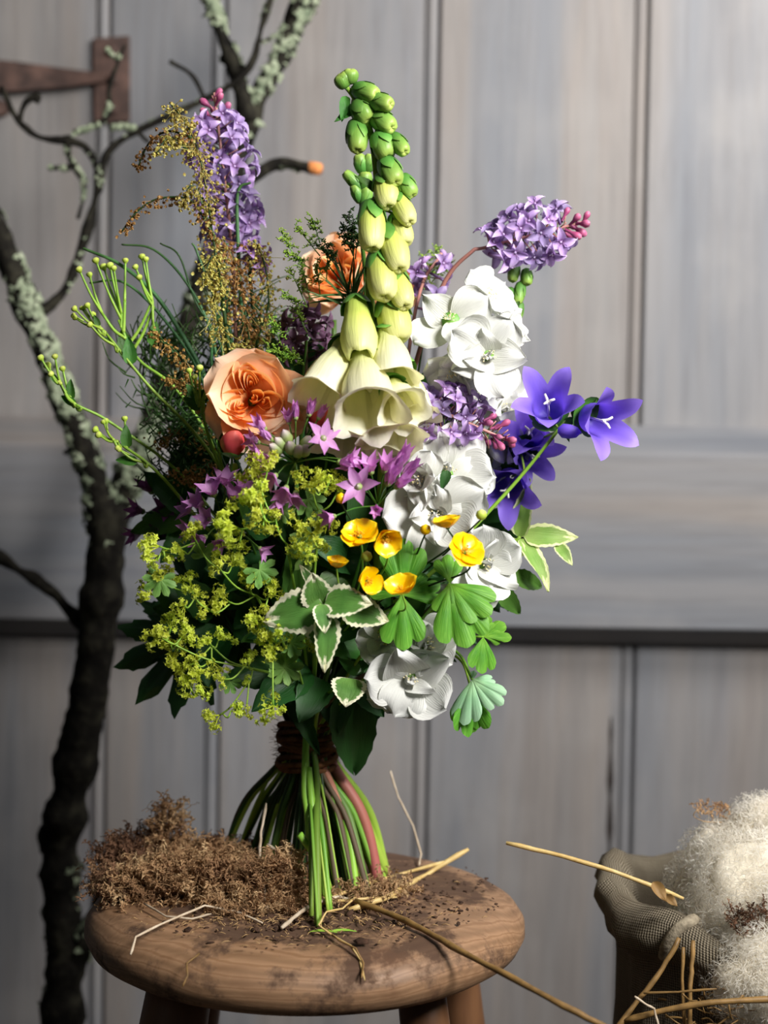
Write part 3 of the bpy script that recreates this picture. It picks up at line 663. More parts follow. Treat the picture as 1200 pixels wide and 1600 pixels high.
# --- roses
RPo = [shared(pet(1.18, 'round', .55, -.35-.3*k, .35, .07, 3, 9, 9, seed=30+k), 'petal', M_roseout) for k in range(4)]
RPm = [shared(pet(1.25, 'round', 1.0, 1.3+.2*k, .55, .05, 3, 9, 9, seed=40+k), 'petal', M_rose) for k in range(4)]
RPi = [shared(pet(1.35, 'round', 1.35, 1.75, .9, .08, 4, 8, 9, seed=50+k), 'petal', M_rosein) for k in range(4)]
def arcpet(span, lean, rip, seed, mat):
    mb = MB(); rnd = random.Random(seed); ph = rnd.uniform(0, 6)
    def P(i, j):
        v = i/8; a = (2*j/22-1); th = a*span; r_ = .55+.45*math.sin(PI/2*min(1, v*1.4))+lean*v**3
        top = 1-.30*abs(a)**3+rip*math.sin(4*a+ph)*v; return (r_*math.cos(th), r_*math.sin(th)*(1+.02*v), v*top)
    mb.grid(P, 9, 23); return shared(mb, 'petal', mat)
RAi = [arcpet(1.6, .22, .10, k, M_rosein) for k in range(3)]
RAm = [arcpet(1.05, .12, .06, 9+k, M_rose) for k in range(3)]
def rose(t, px, py, dy, d, diam, seed=3):
    rnd = random.Random(seed); s = diam*PX/2; loc = W(px, py, dy); D = V((d[0], -d[2], d[1])).normalized()
    base = loc-D*s*.62
    fo = t.part('flower', lathe([(.0001, -.28), (.18, -.22), (.25, -.05), (.15, .06), (.0001, .08)], 10).mesh('flower', M_calyx), fr_dir(base, D, rnd.uniform(0, 6), s))
    for i in range(9):
        M = Matrix.Rotation(i*2.4+rnd.uniform(-.2, .2), 4, 'Z') @ Matrix.Translation((.10, 0, .02*i)) @ Matrix.Rotation(-.22-.07*i, 4, 'Y') @ Matrix.Scale(rnd.uniform(1.0, 1.16), 4)
        link('petal', rnd.choice(RPo), fo, M)
    for i in range(7):
        rr = .70-.045*i; M = Matrix.Rotation(i*2.4+rnd.uniform(-.2, .2), 4, 'Z') @ Matrix.Diagonal((rr, rr, .80+.02*i, 1))
        link('petal', RAm[i % 3], fo, M)
    for c in range(4):
        q = c*2*PI/3+.5; cx, cy = (.23*math.cos(q), .23*math.sin(q)) if c < 3 else (0.0, 0.0)
        for i in range(6 if c < 3 else 3):
            rr = .03+.050*i; M = Matrix.Translation((cx, cy, .08-.008*i)) @ Matrix.Rotation(q+rnd.uniform(-.7, .7), 4, 'Z') @ Matrix.Diagonal((rr*1.5, rr*.78, .80+rnd.uniform(-.04, .03), 1))
            link('petal', RAi[i % 3], fo, M)
    return base-D*s*.25
r1 = start('rose', 'open apricot rose with a quartered heart, at left of the foxglove bells', 'rose', GR, [W(430, 950, .0), W(405, 780, -.01), W(400, 660, -.035)], .0028, 8, .002)
rose(r1, 394, 620, -.075, (.05, .15, 1), 146, 3)
for k in range(4): leaf(r1, LF_dark, (400, 650, -.04), (400+70*math.cos(k*1.5+2.6), 650+60*math.sin(k*1.5+2.6)+10, -.045))
fin(r1, M_stem)
r2 = start('rose', 'blurred orange rose behind the foxglove, left of its stalk', 'rose', GR, [W(520, 950, .06), W(520, 700, .08), W(522, 500, .08)], .0026, 14, .002)
rose(r2, 525, 425, .07, (-.35, .25, .8), 132, 5); fin(r2, M_stem)
r3 = start('rose', 'orange rose mostly hidden behind the foxglove, right of its stalk', 'rose', GR, [W(560, 950, .06), W(590, 700, .08), W(610, 520, .08)], .0026, 16, .002)
rose(r3, 608, 450, .07, (.3, .3, .8), 112, 6); fin(r3, M_stem)
BUDM = shared(lathe([(.1, 0), (.38, .12), (.46, .35), (.38, .65), (.2, .88), (.0001, 1)], 12, 3, .12, 0), 'bud', M_redbud)
for (px, py, tx, ty, lab) in [(362, 705, 366, 680, 'small red rosebud tucked below the left edge of the apricot rose'), (500, 672, 508, 646, 'red rosebud peeping between the pink allium and the foxglove bells')]:
    t = start('rosebud', lab, 'rosebud', GR, [W(430, 950, -.01), W(px+6, py+70, -.05), W(px, py+4, -.07)], .0012, None, .0008, 5)
    p0, p1 = W(px, py, -.075), W(tx, ty, -.085); L = (p1-p0).length*1.25
    o = t.part('bud', BUDM, fr_dir(p0, p1-p0, 0, L)); link('sepals', CAL['c'], o, Matrix.Identity(4)); fin(t, M_stem)

# --- alliums
AP = [shared(pet(.50, 'point', .35, -.15, .3, .0, 3, 7, 5, seed=i), 'petal', M_allium) for i in range(2)]
APc = [shared(pet(.46, 'point', .2, .25, .4, .0, 3, 6, 5, seed=i), 'petal', M_allium) for i in range(2)]
APd = [shared(pet(.42, 'point', .3, .0, .3, .0, 3, 6, 5, seed=i), 'petal', M_alliumd) for i in range(2)]
ACEN = shared(lathe([(.0001, -.1), (.12, 0), (.15, .12), (.05, .22), (.0001, .24)], 7), 'floret', M_alliumbud)
ABUD = shared(lathe([(.08, 0), (.3, .15), (.36, .4), (.25, .75), (.0001, 1)], 8), 'bud', M_alliumbud)
def floret(t, px, py, dy, d, Lpx, tilt, lib, seed=0, n=6):
    rnd = random.Random(seed+px); s = Lpx*PX*1.18; loc = W(px, py, dy); D = V((d[0], -d[2], d[1])).normalized()
    fo = t.part('floret', ACEN, fr_dir(loc, D, rnd.uniform(0, 6), s))
    for i in range(n): link('petal', rnd.choice(lib), fo, Matrix.Rotation(2*PI*i/n+rnd.uniform(-.1, .1), 4, 'Z') @ Matrix.Rotation(-tilt+rnd.uniform(-.12, .12), 4, 'Y') @ Matrix.Scale(rnd.uniform(.9, 1.05), 4))
    return loc-D*s*.05
def umbel(lab, c, fl, buds, fti, mats=M_stem, lib=None):
    t = start('allium', lab, 'allium', GR, [W((c[0]+480)/2, (c[1]+1160)/2, c[2]*.5), W(*c)], .0018, fti, .0014)
    for k, f in enumerate(fl):
        px, py, dy = f[:3]; Lp = f[3]; ti = f[4]; l = f[5] if len(f) > 5 else lib or (AP if ti < .9 else APc)
        d = V((px-c[0], c[1]-py, 0))/60.0; d = (d.x, d.y, f[6] if len(f) > 6 else .55)
        p = floret(t, px, py, dy, d, Lp, ti, l, k)
        tstem(t, [W(*c), W(*c).lerp(p, .55)+V((0, -.002, .002)), p], .0006, 4, 4)
    for (px, py) in buds:
        p0 = W((px+c[0])/2, (py+c[1])/2, c[2]-.006); p1 = W(px, py, c[2]-.012); t.part('bud', ABUD, fr_axis(p0, p1, (0, -1, 0)) if False else fr_dir(p0.lerp(p1, .35), p1-p0, 0, .012)); tstem(t, [W(*c), p0], .0005, 4, 2)
    fin(t, mats)
umbel('pink allium umbel of starry florets and green buds, just below the apricot rose', (462, 722, -.085),
      [(504, 686, -.115, 27, .25, AP, 1.6), (462, 655, -.10, 24, 1.15), (482, 650, -.10, 24, 1.15), (497, 655, -.095, 22, 1.1), (452, 662, -.095, 22, .9), (415, 672, -.10, 25, .9), (425, 688, -.10, 24, 1.1), (405, 692, -.09, 24, .8), (412, 712, -.10, 25, .8), (430, 720, -.105, 22, .9),
       (432, 742, -.10, 27, .7), (448, 760, -.105, 27, .7), (440, 778, -.10, 26, .9), (462, 768, -.10, 24, .8), (528, 722, -.11, 24, .9), (540, 718, -.105, 26, .7)],
      [(437, 692), (454, 700), (466, 706), (476, 704), (446, 680), (430, 700), (480, 690)], 17)
umbel('pink allium umbel of spiky florets under the foxglove bells', (590, 790, -.075),
      [(562, 762, -.115, 32, .35, AP, 1.2), (580, 740, -.105, 30, .85), (600, 738, -.10, 30, .9), (622, 728, -.105, 36, 1.2), (612, 745, -.11, 36, 1.25), (630, 745, -.10, 34, 1.25), (605, 757, -.11, 34, 1.2), (618, 762, -.10, 30, 1.1), (552, 738, -.10, 26, .8), (588, 796, -.115, 20, .9, APc, 1.0), (524, 806, -.115, 22, .7, AP, .6)],
      [], 22)
umbel('pinkish purple allium head in shade at left, under the lime flowers', (350, 820, -.04),
      [(335, 775, -.07, 30, .7), (352, 760, -.065, 30, .7), (318, 792, -.06, 30, .8), (330, 812, -.06, 28, .7), (300, 800, -.05, 26, .7), (362, 782, -.07, 28, .8), (405, 856, -.09, 22, .7), (345, 842, -.07, 26, .8), (375, 770, -.065, 28, .7), (322, 838, -.06, 26, .8), (305, 825, -.05, 26, .8)], [], 9)
umbel('dark plum allium head farthest left in the posy', (262, 812, .04),
      [(238, 770, .03, 32, .8, APd), (225, 800, .03, 30, .8, APd), (262, 800, .03, 34, .8, APd), (250, 825, .03, 30, .8, APd), (285, 790, .035, 28, .8, APd), (280, 825, .03, 28, .8, APd), (222, 830, .035, 30, .9, APd)], [], 2, M_stemdark)

# --- mock orange
def mock(lab, fls, path, fti, leaves=(), lm=None, m=M_woody, r=.0022):
    t = start('mock_orange', lab, 'mock orange', GR, path, r, fti, r*.55)
    end = V(path[-1])
    for k, f in enumerate(fls):
        p = mock_flower(t, *f[:5], **(f[5] if len(f) > 5 else {}), seed=k+fls[0][0])
        tstem(t, [end, end.lerp(p, .5), p], .0009, 5, 4)
    for (b, e) in leaves: leaf(t, lm or LF_mid, b, e)
    fin(t, m)
mock('white mock orange cluster above the lilac, right of the foxglove', [(702, 496, -.06, (-.25, .25, 1), 108, dict(openn=.85, double=False)), (765, 462, -.035, (.55, .35, .5), 104, dict(openn=.7, double=False)), (764, 556, -.075, (.15, -.1, 1), 118, dict(openn=.7)), (712, 582, -.06, (-.25, -.5, .7), 92, dict(openn=.6)), (800, 520, -.05, (.7, .2, .6), 72, dict(openn=.6))],
     [W(600, 900, .0), W(650, 700, -.01), W(735, 545, -.03)], 12, [((745, 500, -.05), (775, 495, -.05)), ((680, 520, -.04), (640, 525, -.04)), ((790, 500, -.03), (812, 470, -.03))])
mock('white mock orange blooms half hidden behind the lilac and the bellflowers', [(790, 640, .0, (.4, .1, .8), 112), (742, 610, -.01, (0, .4, .8), 90), (800, 700, -.0, (.5, -.3, .7), 104), (715, 690, -.01, (0, 0, 1), 90), (760, 720, .01, (.2, -.2, .8), 90)],
     [W(610, 950, .02), W(690, 800, .02), W(760, 680, .03)], 14, [((730, 710, -.03), (762, 735, -.03))])
mock('large white mock orange spray behind the yellow buttercups, below the lilac', [(700, 732, -.075, (.25, .3, 1), 128), (655, 752, -.085, (-.5, .1, .8), 84, dict(openn=.3)), (682, 805, -.085, (-.1, -.1, 1), 130, dict(openn=.8)), (735, 752, -.06, (.6, .1, .7), 84)],
     [W(590, 980, .0), W(640, 860, -.02), W(690, 770, -.04)], 18, [((655, 690, -.04), (640, 640, -.04)), ((700, 735, -.09), (690, 765, -.092)), ((640, 720, -.03), (700, 640, -.03))], LF_dark)
mock('white mock orange at the right edge beside the variegated mint', [(762, 880, -.05, (.4, .1, .9), 120, dict(openn=.8)), (745, 930, -.04, (.5, -.5, .7), 84), (715, 945, -.03, (.0, -.3, .9), 80)], [W(590, 1020, .01), W(660, 960, .0), W(730, 900, -.02)], 19, [((800, 905, -.02), (850, 915, -.0)), ((775, 920, -.02), (815, 960, -.01))])
mock('lowest white mock orange hanging at the bottom of the posy', [(642, 1062, -.085, (.1, -.05, 1), 122, dict(openn=.5)), (600, 1000, -.075, (-.3, .2, .8), 84, dict(openn=.5)), (668, 1010, -.07, (.4, .3, .8), 96, dict(openn=.6)), (606, 1085, -.07, (-.5, -.4, .7), 72, dict(openn=.3))],
     [W(520, 1090, -.01), W(580, 1050, -.03), W(630, 1040, -.055)], 10, [((650, 1060, -.03), (620, 1120, -.03)), ((560, 1050, -.03), (530, 1030, -.04)), ((640, 1090, -.04), (690, 1110, -.03))])

# --- lilac
def lil_floret(mat, nm='floret', tube=.9):
    mb = lathe([(.10, -tube), (.12, -.3), (.16, 0)], 7)
    for i in range(4): mb.add(pet(.62, 'ovate', .5, -.5+.25*(i%3), .8, .05, 3, 6, 5, seed=i), Matrix.Rotation(i*PI/2, 4, 'Z') @ Matrix.Translation((.08, 0, 0)) @ Matrix.Scale(.95, 4))
    mb.add(lathe([(.0001, -.02), (.12, .0), (.08, .08), (.0001, .1)], 6)); return shared(mb, nm, mat)
LFL = [lil_floret(M_lilac), lil_floret(M_lilac, tube=1.2)]; LFD = [lil_floret(M_lilacd)]
M_plum = petal('lilac_plum', [(0, C('#3c2034')), (.4, C('#6a4560')), (1, C('#8d6a86'))], .2, .5, .3, .14)
LPL = [lil_floret(M_plum)]
LBUD = shared(lathe([(.16, -1.2), (.18, -.4), (.34, 0), (.42, .35), (.3, .7), (.0001, .85)], 8, 4, .1), 'bud', M_lilacbud)
def lilac(lab, c0, c1, wpx, dy, path, fti, n=70, budf=.75, lib=LFL, s=13, stemm=M_lilstem, seed=0, budn=16, wob=0):
    t = start('lilac', lab, 'lilac', GR, path+[W(*c0, dy), W(*c1, dy)], .0026, fti, .0010)
    rnd = random.Random(seed); A, B = W(*c0, dy), W(*c1, dy); ax = (B-A); axn = ax.normalized(); s1 = axn.orthogonal().normalized(); s2 = axn.cross(s1)
    for k in range(n):
        u = (k+.5)/n; q = k*2.399+rnd.uniform(-.3, .3); rr = wpx*PX*.5*(math.sin(PI*min(1, (u*.86+.14)))**.5)*rnd.uniform(.72, 1.22)
        d = (s1*math.cos(q)+s2*math.sin(q)); p = A+ax*u+d*rr
        if u > budf:
            if rnd.random() < .75: t.part('bud', LBUD, fr_dir(p-d*rr*.25, d+axn*.9, 0, s*PX*rnd.uniform(.48, .72)))
        else: t.part('floret', rnd.choice(lib), fr_dir(p, d+axn*rnd.uniform(-.2, .6)+V((rnd.uniform(-.4, .4), rnd.uniform(-.6, .1), rnd.uniform(-.4, .4))), rnd.uniform(0, 6), s*PX*rnd.uniform(.85, 1.2)))
        tstem(t, [A+ax*max(0, u-.06), p-d*rr*.3], .0005, 3, 1)
    fin(t, stemm); return t
lilac('upright mauve lilac panicle at the upper left, against the door', (362, 390), (335, 145), 88, .03, [W(430, 900, .03), W(375, 600, .03)], 4, 74, .86, s=21, seed=1)
lilac('mauve lilac panicle pointing right from an arching pink stalk at upper right', (765, 385), (918, 345), 78, .0, [W(560, 900, .03), W(640, 600, .02), W(690, 450, .01), (W(735, 395, .0))], 19, 46, .76, s=22, seed=2)
lilac('deep purple lilac with rose pink buds, right of the foxglove bells', (650, 640), (800, 690), 84, -.06, [W(560, 900, .0), W(600, 740, -.02)], 20, 58, .66, LFD+LFL[:1], s=20, seed=3)
lilac('small dark purple lilac sprig between the apricot rose and the foxglove', (478, 560), (480, 485), 70, .0, [W(480, 800, .01)], 21, 14, 2, LPL, s=22, stemm=M_woody, seed=4)
lilac('small faded lilac sprig right of the foxglove stalk, under the arching stalk', (650, 480), (690, 395), 70, .02, [W(600, 800, .02)], 23, 9, 2, s=21, seed=5)
lilac('tiny lilac tuft beside the sorrel, below the upright panicle', (390, 420), (405, 385), 40, .01, [W(430, 800, .02)], 5, 7, 2, LFD, s=19, stemm=M_stemdark, seed=6)

# --- bellflowers
def camp_mesh():
    mb = MB(); n = 60; nr = 12
    pf = [(.04, 0), (.20, .04), (.29, .16), (.31, .32), (.34, .48), (.41, .62), (.50, .76), (.60, .86), (.70, .92), (.80, .94)]
    def pr_(t):
        k = min(len(pf)-1.001, t*(len(pf)-1)); i = int(k); f = k-i; return pf[i][0]*(1-f)+pf[i+1][0]*f, pf[i][1]*(1-f)+pf[i+1][1]*f
    def P(i, j):
        q = 2*PI*j/n; a = abs(((j % 12)-6)/6.0); T = .54+.46*(1-a)**1.1
        t = i/(nr-1)*T; r, z = pr_(t); fold = .05*t*t*(1-a*2 if a < .5 else 0); cu = .06*math.sin(q*3+1)*t**3
        # lobes fold in towards their point
        qq = q; return ((r-fold)*math.cos(qq), (r-fold)*math.sin(qq), z+cu+.03*a*t)
    mb.grid(P, nr, n, closed=True); return mb
CAMP = shared(camp_mesh(), 'bell', M_camp)
STY = MB()
for q in (0, 2.1, 4.2): STY.tube([V((0, 0, .1)), V((.0, 0, .5)), V((.05*math.cos(q), .05*math.sin(q), .68)), V((.13*math.cos(q), .13*math.sin(q), .74))], [.022, .022, .03, .022], 5)
STY = shared(STY, 'style', M_style)
cp = start('bellflower', 'violet bellflower stem reaching out at the right edge of the posy', 'bellflower', GR, [W(560, 1000, .01), W(680, 890, -.03), W(730, 835, -.04), W(800, 760, -.045), W(850, 700, -.05), W(885, 655, -.05)], .0020, 24, .0011)
for (px, py, tx, ty, s, yb, yt) in [(858, 652, 850, 585, 1.0, -.035, -.075), (915, 650, 990, 672, 1.0, -.05, -.085), (812, 700, 852, 728, .85, .0, -.02), (800, 745, 782, 790, 1.0, .0, -.03), (835, 690, 820, 660, .9, .0, -.02)]:
    p0, p1 = W(px, py, yb), W(tx, ty, yt); L = (p1-p0).length/.80*s*.92
    M = fr_dir(p0, p1-p0+V((0, -.012, 0)), U(0, 6), .0345*s); o = cp.part('bell', CAMP, M); link('style', STY, o, Matrix.Identity(4)); link('calyx', CAL['o'], o, Matrix.Scale(.8, 4))
    tstem(cp, [W(875, 672, -.05) if px > 830 else W(820, 735, -.045), p0], .0009, 5, 3)
for (px, py, tx, ty) in [(895, 650, 905, 625), (880, 660, 915, 655), (900, 655, 892, 632), (925, 655, 935, 622), (880, 668, 890, 690)]:
    leaf(cp, LF_mintc if False else LF_mid, (px, py, -.05), (tx, ty, -.055), wid=.7)
cp.part('bud', shared(lathe([(.12, 0), (.3, .2), (.3, .5), (.22, .8), (.0001, 1)], 10, 5, .15), 'bud', M_camp), fr_dir(W(872, 672, -.06), (1, -.3, -.1), 0, .016))
fin(cp, M_stemfresh)

# --- buttercups
BP = [shared(pet(1.35, 'round', .25, 1.0, .35, .06, 3, 9, 9, seed=i), 'petal', M_butter) for i in range(3)]
BC = stamens(22, .006, .00025, 1.0, [M_buttc, M_buttc], .0006, 4)
bc = [(562, 832, 42, (-.1, .8, .6), 'buttercup with its petals spread wide, left one of the touching pair'), (601, 842, 40, (.25, -.3, .6), 'buttercup tipped downward, right one of the touching pair'), (526, 881, 29, (.1, .9, .3), 'small cupped buttercup at far left of the yellow flowers'),
      (573, 908, 36, (.35, .1, .6), 'buttercup with two raised petals, just above the variegated mint'), (628, 918, 42, (-.15, .8, .5), 'buttercup in front of the bright three-part columbine leaf'), (700, 818, 38, (-.2, .9, .15), 'cupped buttercup on a hooked stalk before the white blooms'), (725, 858, 42, (.4, .55, .7), 'rightmost buttercup at the top of the big columbine leaf')]
for k, (px, py, D_, d, lab) in enumerate(bc):
    Y = -.118; t = start('buttercup', 'yellow '+lab, 'buttercup', GR, [W(520, 1020, -.02), W((px+560)/2, (py+960)/2+20, -.075), W(px+4, py+35, Y+.012), W(px, py+8, Y+.004)], .0010, [17, 9, 22, 10, 18, 12, 19][k], .0006, 5)
    s = D_*PX*.68; D = V((d[0], -d[2], d[1])).normalized(); loc = W(px, py+D_*.22*d[1], Y)
    fo = t.part('flower', shared(lathe([(.0001, -.1), (.14, 0), (.12, .1), (.0001, .15)], 8), 'flower', M_calyx), fr_dir(loc, D, U(0, 6), s))
    for i in range(5):
        if k == 3 and i == 2: continue
        link('petal', BP[i % 3], fo, Matrix.Rotation(2*PI*i/5+U(-.1, .1), 4, 'Z') @ Matrix.Rotation(.28-.35*(k % 3 == 1)+U(-.15, .1)-(.35 if D_ < 40 else .0), 4, 'Y') @ Matrix.Scale(U(.95, 1.1), 4))
    link('stamens', BC, fo, Matrix.Scale(.8/s, 4)); fin(t, M_stemdark if k > 4 else M_stemfresh)
for (px, py, c, lab) in [(533, 779, M_butter, 'tiny yellow flower bud on a green stalk among the lime flowers'), (573, 870, M_button, 'round green bud on a stalk amid the buttercups'), (665, 828, M_butter, 'small yellow bud on a dark forked stalk left of the hooked buttercup'), (752, 805, M_button, 'round green seed head on a thin stalk right of the hooked buttercup')]:
    Y = -.115; t = start('flower_bud', lab, 'bud', GR, [W(520, 1020, -.02), W((px+580)/2+10, (py+960)/2, -.075), W(px, py+6, Y)], .0009, None, .0006, 5)
    t.part('bud', shared(lathe([(.05, -.1), (.7, .2), (1, .8), (.8, 1.5), (.0001, 1.9)], 10, 5, .1), 'bud', c), fr_dir(W(px, py+7, Y), (0, -.2, 1), 0, .0036)); fin(t, M_stemdark)

# --- lady's mantle
def alch_cluster(seed):
    rnd = random.Random(seed); mb = MB(); fl = MB()
    for i in range(4):
        fl.add(pet(.62, 'ovate', .5, .1, .3, 0, 3, 3, 3), Matrix.Rotation(i*PI/2, 4, 'Z'))
        fl.add(pet(.4, 'ovate', .2, -.1, .3, 0, 3, 3, 3), Matrix.Rotation(i*PI/2+.78, 4, 'Z') @ Matrix.Scale(.7, 4))
    subs = [(V((rnd.gauss(0, .4), rnd.gauss(0, .4), rnd.uniform(.3, 1.2)))) for _ in range(5)]
    for k in range(44):
        c = subs[k % 5]; d = V((rnd.gauss(0, 1), rnd.gauss(0, 1), rnd.gauss(.3, .8))).normalized(); p = c+d*rnd.uniform(.24, .48)
        mb.add(fl, fr_dir(p, d, rnd.uniform(0, 6), .27))
        if k % 2: mb.tube([c*.8, p], [.03, .02], 3, cap=False)
    for c in subs: mb.tube([V((0, 0, 0)), c*.5+V((0, 0, .1)), c], [.05, .045, .03], 4, cap=False)
    return shared(mb, 'flower_cluster', M_alch)
AC = [alch_cluster(i) for i in range(5)]
def alch(lab, hub, cl, fti, path, leaves=()):
    t = start('ladys_mantle', lab, "lady's mantle", GR, path+[W(*hub)], .0013, fti, .0010, 6)
    H = W(*hub); t_done = []
    for (px, py, s) in cl:
        Y = hub[2]-.012+U(-.012, .010); p = W(px, py+s*.15, Y); par = min([(H, H)]+[(q, q) for q in t_done], key=lambda a: (a[0]-p).length+.35*(a[0]-H).length)[0]
        d = (p-par).normalized()+V((0, -.25, .35)); r = s*PX*.5
        o = t.part('flower_cluster', random.choice(AC), fr_dir(p-d.normalized()*r*.6, d, U(0, 6), r*1.25), kind='stuff')
        tstem(t, [par, par.lerp(p, .5)+V((0, -.002, -.004)), p-d.normalized()*r*.5], .0006, 5, 4)
        t_done.append(p-d.normalized()*r*.9)
    for (b, e) in leaves: leaf(t, LO_al, b, e)
    fin(t, M_stemfresh)
alch('lime green lady\'s mantle spray climbing beside the pink allium', (448, 850, -.095), [(428, 800, 26), (402, 738, 40), (420, 720, 30), (384, 768, 38), (404, 790, 36), (410, 812, 30), (357, 818, 46), (372, 842, 30), (405, 765, 34), (395, 715, 26)], 17, [W(480, 1050, -.02), W(462, 930, -.07)], [((440, 800, -.09), (455, 780, -.09))])
alch('lime green lady\'s mantle spray between the two pink alliums', (500, 800, -.085), [(487, 750, 34), (470, 742, 24), (508, 757, 26), (532, 754, 34), (517, 746, 22), (483, 833, 40), (498, 813, 24), (518, 817, 20), (480, 867, 20), (462, 848, 26), (500, 850, 24)], 22, [W(490, 1050, -.02), W(490, 920, -.06)], [((485, 860, -.08), (455, 835, -.09)), ((480, 780, -.09), (505, 800, -.09))])
alch('long lime green lady\'s mantle spray reaching to the far left edge of the posy', (400, 930, -.075), [(340, 880, 30), (367, 872, 34), (387, 900, 24), (428, 920, 32), (347, 933, 34), (320, 950, 24), (293, 907, 30), (310, 925, 20), (300, 830, 30), (237, 845, 38), (262, 862, 24), (252, 893, 34), (228, 925, 28), (283, 860, 20), (283, 945, 24), (240, 868, 26), (410, 945, 24)], 9, [W(470, 1080, -.01), W(440, 1000, -.05)], [((320, 870, -.09), (332, 848, -.095)), ((405, 890, -.09), (425, 915, -.09)), ((250, 905, -.09), (242, 935, -.09))])
alch('lowest lime green lady\'s mantle spray hanging at the left of the binding', (395, 1045, -.07), [(245, 987, 34), (268, 972, 26), (290, 988, 30), (278, 1008, 28), (323, 998, 24), (345, 990, 24), (280, 1037, 34), (307, 1052, 38), (332, 1037, 24), (290, 1065, 24), (310, 1080, 22), (387, 1023, 26), (345, 1060, 20), (388, 1062, 16), (335, 1118, 30), (365, 1103, 28), (384, 1107, 18), (300, 1030, 24), (262, 1000, 22)], 1, [W(470, 1110, .0), W(440, 1060, -.04)], [((445, 1040, -.085), (420, 1050, -.095)), ((443, 1045, -.085), (472, 1040, -.09)), ((360, 1065, -.08), (352, 1085, -.08))])
alch('lime green lady\'s mantle sprig in front of the dark leaves by the variegated mint', (450, 1000, -.09), [(413, 983, 34), (402, 968, 26), (428, 1013, 26), (438, 985, 22), (427, 1106, 30), (425, 1088, 20), (485, 1005, 16), (420, 995, 28)], 10, [W(480, 1110, .0), W(470, 1060, -.05)], [((445, 1042, -.095), (475, 1040, -.1)), ((455, 1005, -.1), (480, 1010, -.1)), ((445, 1045, -.095), (430, 1070, -.1))])

# --- variegated mint
def mint(lab, path, lv, fti, lib=LF_mint, nodes=()):
    t = start('variegated_mint', lab, 'mint', GR, path, .0018, fti, .0011)
    for l in lv: leaf(t, lib, l[0], l[1], l[2] if len(l) > 2 else (0, -1, .45), l[3] if len(l) > 3 else 1.0)
    fin(t, M_stemfresh)
mint('cream-edged variegated mint sprig hanging at the front centre of the posy', [W(490, 1080, -.01), W(495, 1000, -.08), W(500, 945, -.115)],
     [((505, 945, -.112), (408, 972, -.112), (0, -1, .3), 1.1), ((508, 942, -.115), (578, 940, -.13), (0, -1, .5), 1.1), ((500, 948, -.11), (488, 898, -.12), (0, -1, .2), 1.4), ((502, 944, -.118), (508, 988, -.128), (0, -1, .6), 1.0), ((506, 955, -.112), (512, 1052, -.118), (.3, -1, .3), .75), ((498, 965, -.105), (500, 1030, -.11), (-.4, -1, .3), 1.0), ((535, 950, -.10), (608, 968, -.105), (0, -1, .6), 1.1), ((498, 930, -.10), (470, 880, -.10), (.5, -1, .2), .6)], 10)
mint('single round cream-edged mint leaf curling low beside the lowest white flower', [W(500, 1100, -.02), W(530, 1070, -.06)], [((548, 1060, -.08), (540, 1100, -.098), (0, -1, .9), 1.6)], 9)
mint('variegated mint sprig with pale edges sticking out at the right side', [W(590, 1040, .0), W(700, 930, .0), W(800, 850, -.01), W(812, 838, -.01)],
     [((812, 840, -.01), (826, 748, -.02), (-.3, -1, .1), .7), ((818, 838, -.01), (905, 838, -.01), (0, -1, .4), .9), ((812, 842, -.01), (862, 920, -.03), (.4, -1, .2), .7), ((808, 842, -.01), (785, 898, -.03), (0, -1, .4), 1.0), ((870, 850, -.01), (895, 882, -.02), (0, -1, .4), 1.0)], 11, LF_mintc)

# --- columbine leaves
def trifol(lab, c, lvs, path, fti, lib, mat=M_stemfresh):
    t = start('columbine_leaf', lab, 'leaf', GR, path+[W(*c)], .0014, fti, .0009, 6)
    for (e, nr) in lvs: leaf(t, lib, c, e, nr)
    fin(t, mat)
trifol('bright green three-part columbine leaf behind the buttercup', (628, 930, -.095), [((635, 845, -.10), (0, -1, .2)), ((632, 1010, -.11), (0, -1, .5)), ((690, 905, -.085), (0, -1, .3)), ((580, 900, -.085), (0, -1, .4))], [W(540, 1060, -.02), W(590, 990, -.07)], 10, LO_b)
trifol('largest bright green columbine leaf, right of the buttercups', (703, 912, -.10), [((765, 955, -.115), (0, -1, .4)), ((728, 1005, -.12), (0, -1, .5)), ((702, 862, -.09), (.2, -1, .2)), ((690, 960, -.11), (-.3, -1, .3))], [W(560, 1070, -.02), W(640, 990, -.06)], 18, LO_b)
trifol('small bright leaf hanging below the largest columbine leaf', (755, 995, -.06), [((756, 1050, -.07), (0, -1, .4)), ((788, 985, -.05), (0, -1, .4)), ((795, 965, -.04), (0, -1, .4))], [W(570, 1070, .0), W(680, 1000, -.02)], 13, LO_b)
trifol('pale bluish-green columbine leaf hanging lowest at right', (738, 1062, -.05), [((784, 1100, -.06), (0, -1, .4)), ((775, 1062, -.05), (0, -1, .5)), ((722, 1130, -.06), (0, -1, .4)), ((742, 1048, -.05), (0, -1, .4))], [W(560, 1080, .0), W(670, 1010, -.01), W(715, 1020, -.03)], 14, LO_gl)
trifol('yellow-green columbine leaflet dangling beneath the bluish-green one', (736, 1075, -.045), [((742, 1152, -.05), (.5, -1, .2)), ((726, 1150, -.04), (-.4, -1, .2))], [W(560, 1085, .01), W(670, 1020, -.0), W(718, 1030, -.02)], 15, LO_b)
trifol('big dark deeply cut leaf spreading at the lower left, in shade', (300, 985, .03), [((185, 1040, .03), (0, -1, .3)), ((205, 1100, .02), (0, -1, .3)), ((270, 1075, .02), (0, -1, .3)), ((225, 960, .04), (0, -1, .3))], [W(430, 1090, .03), W(370, 1030, .03)], 3, LO_d, M_stemdark)
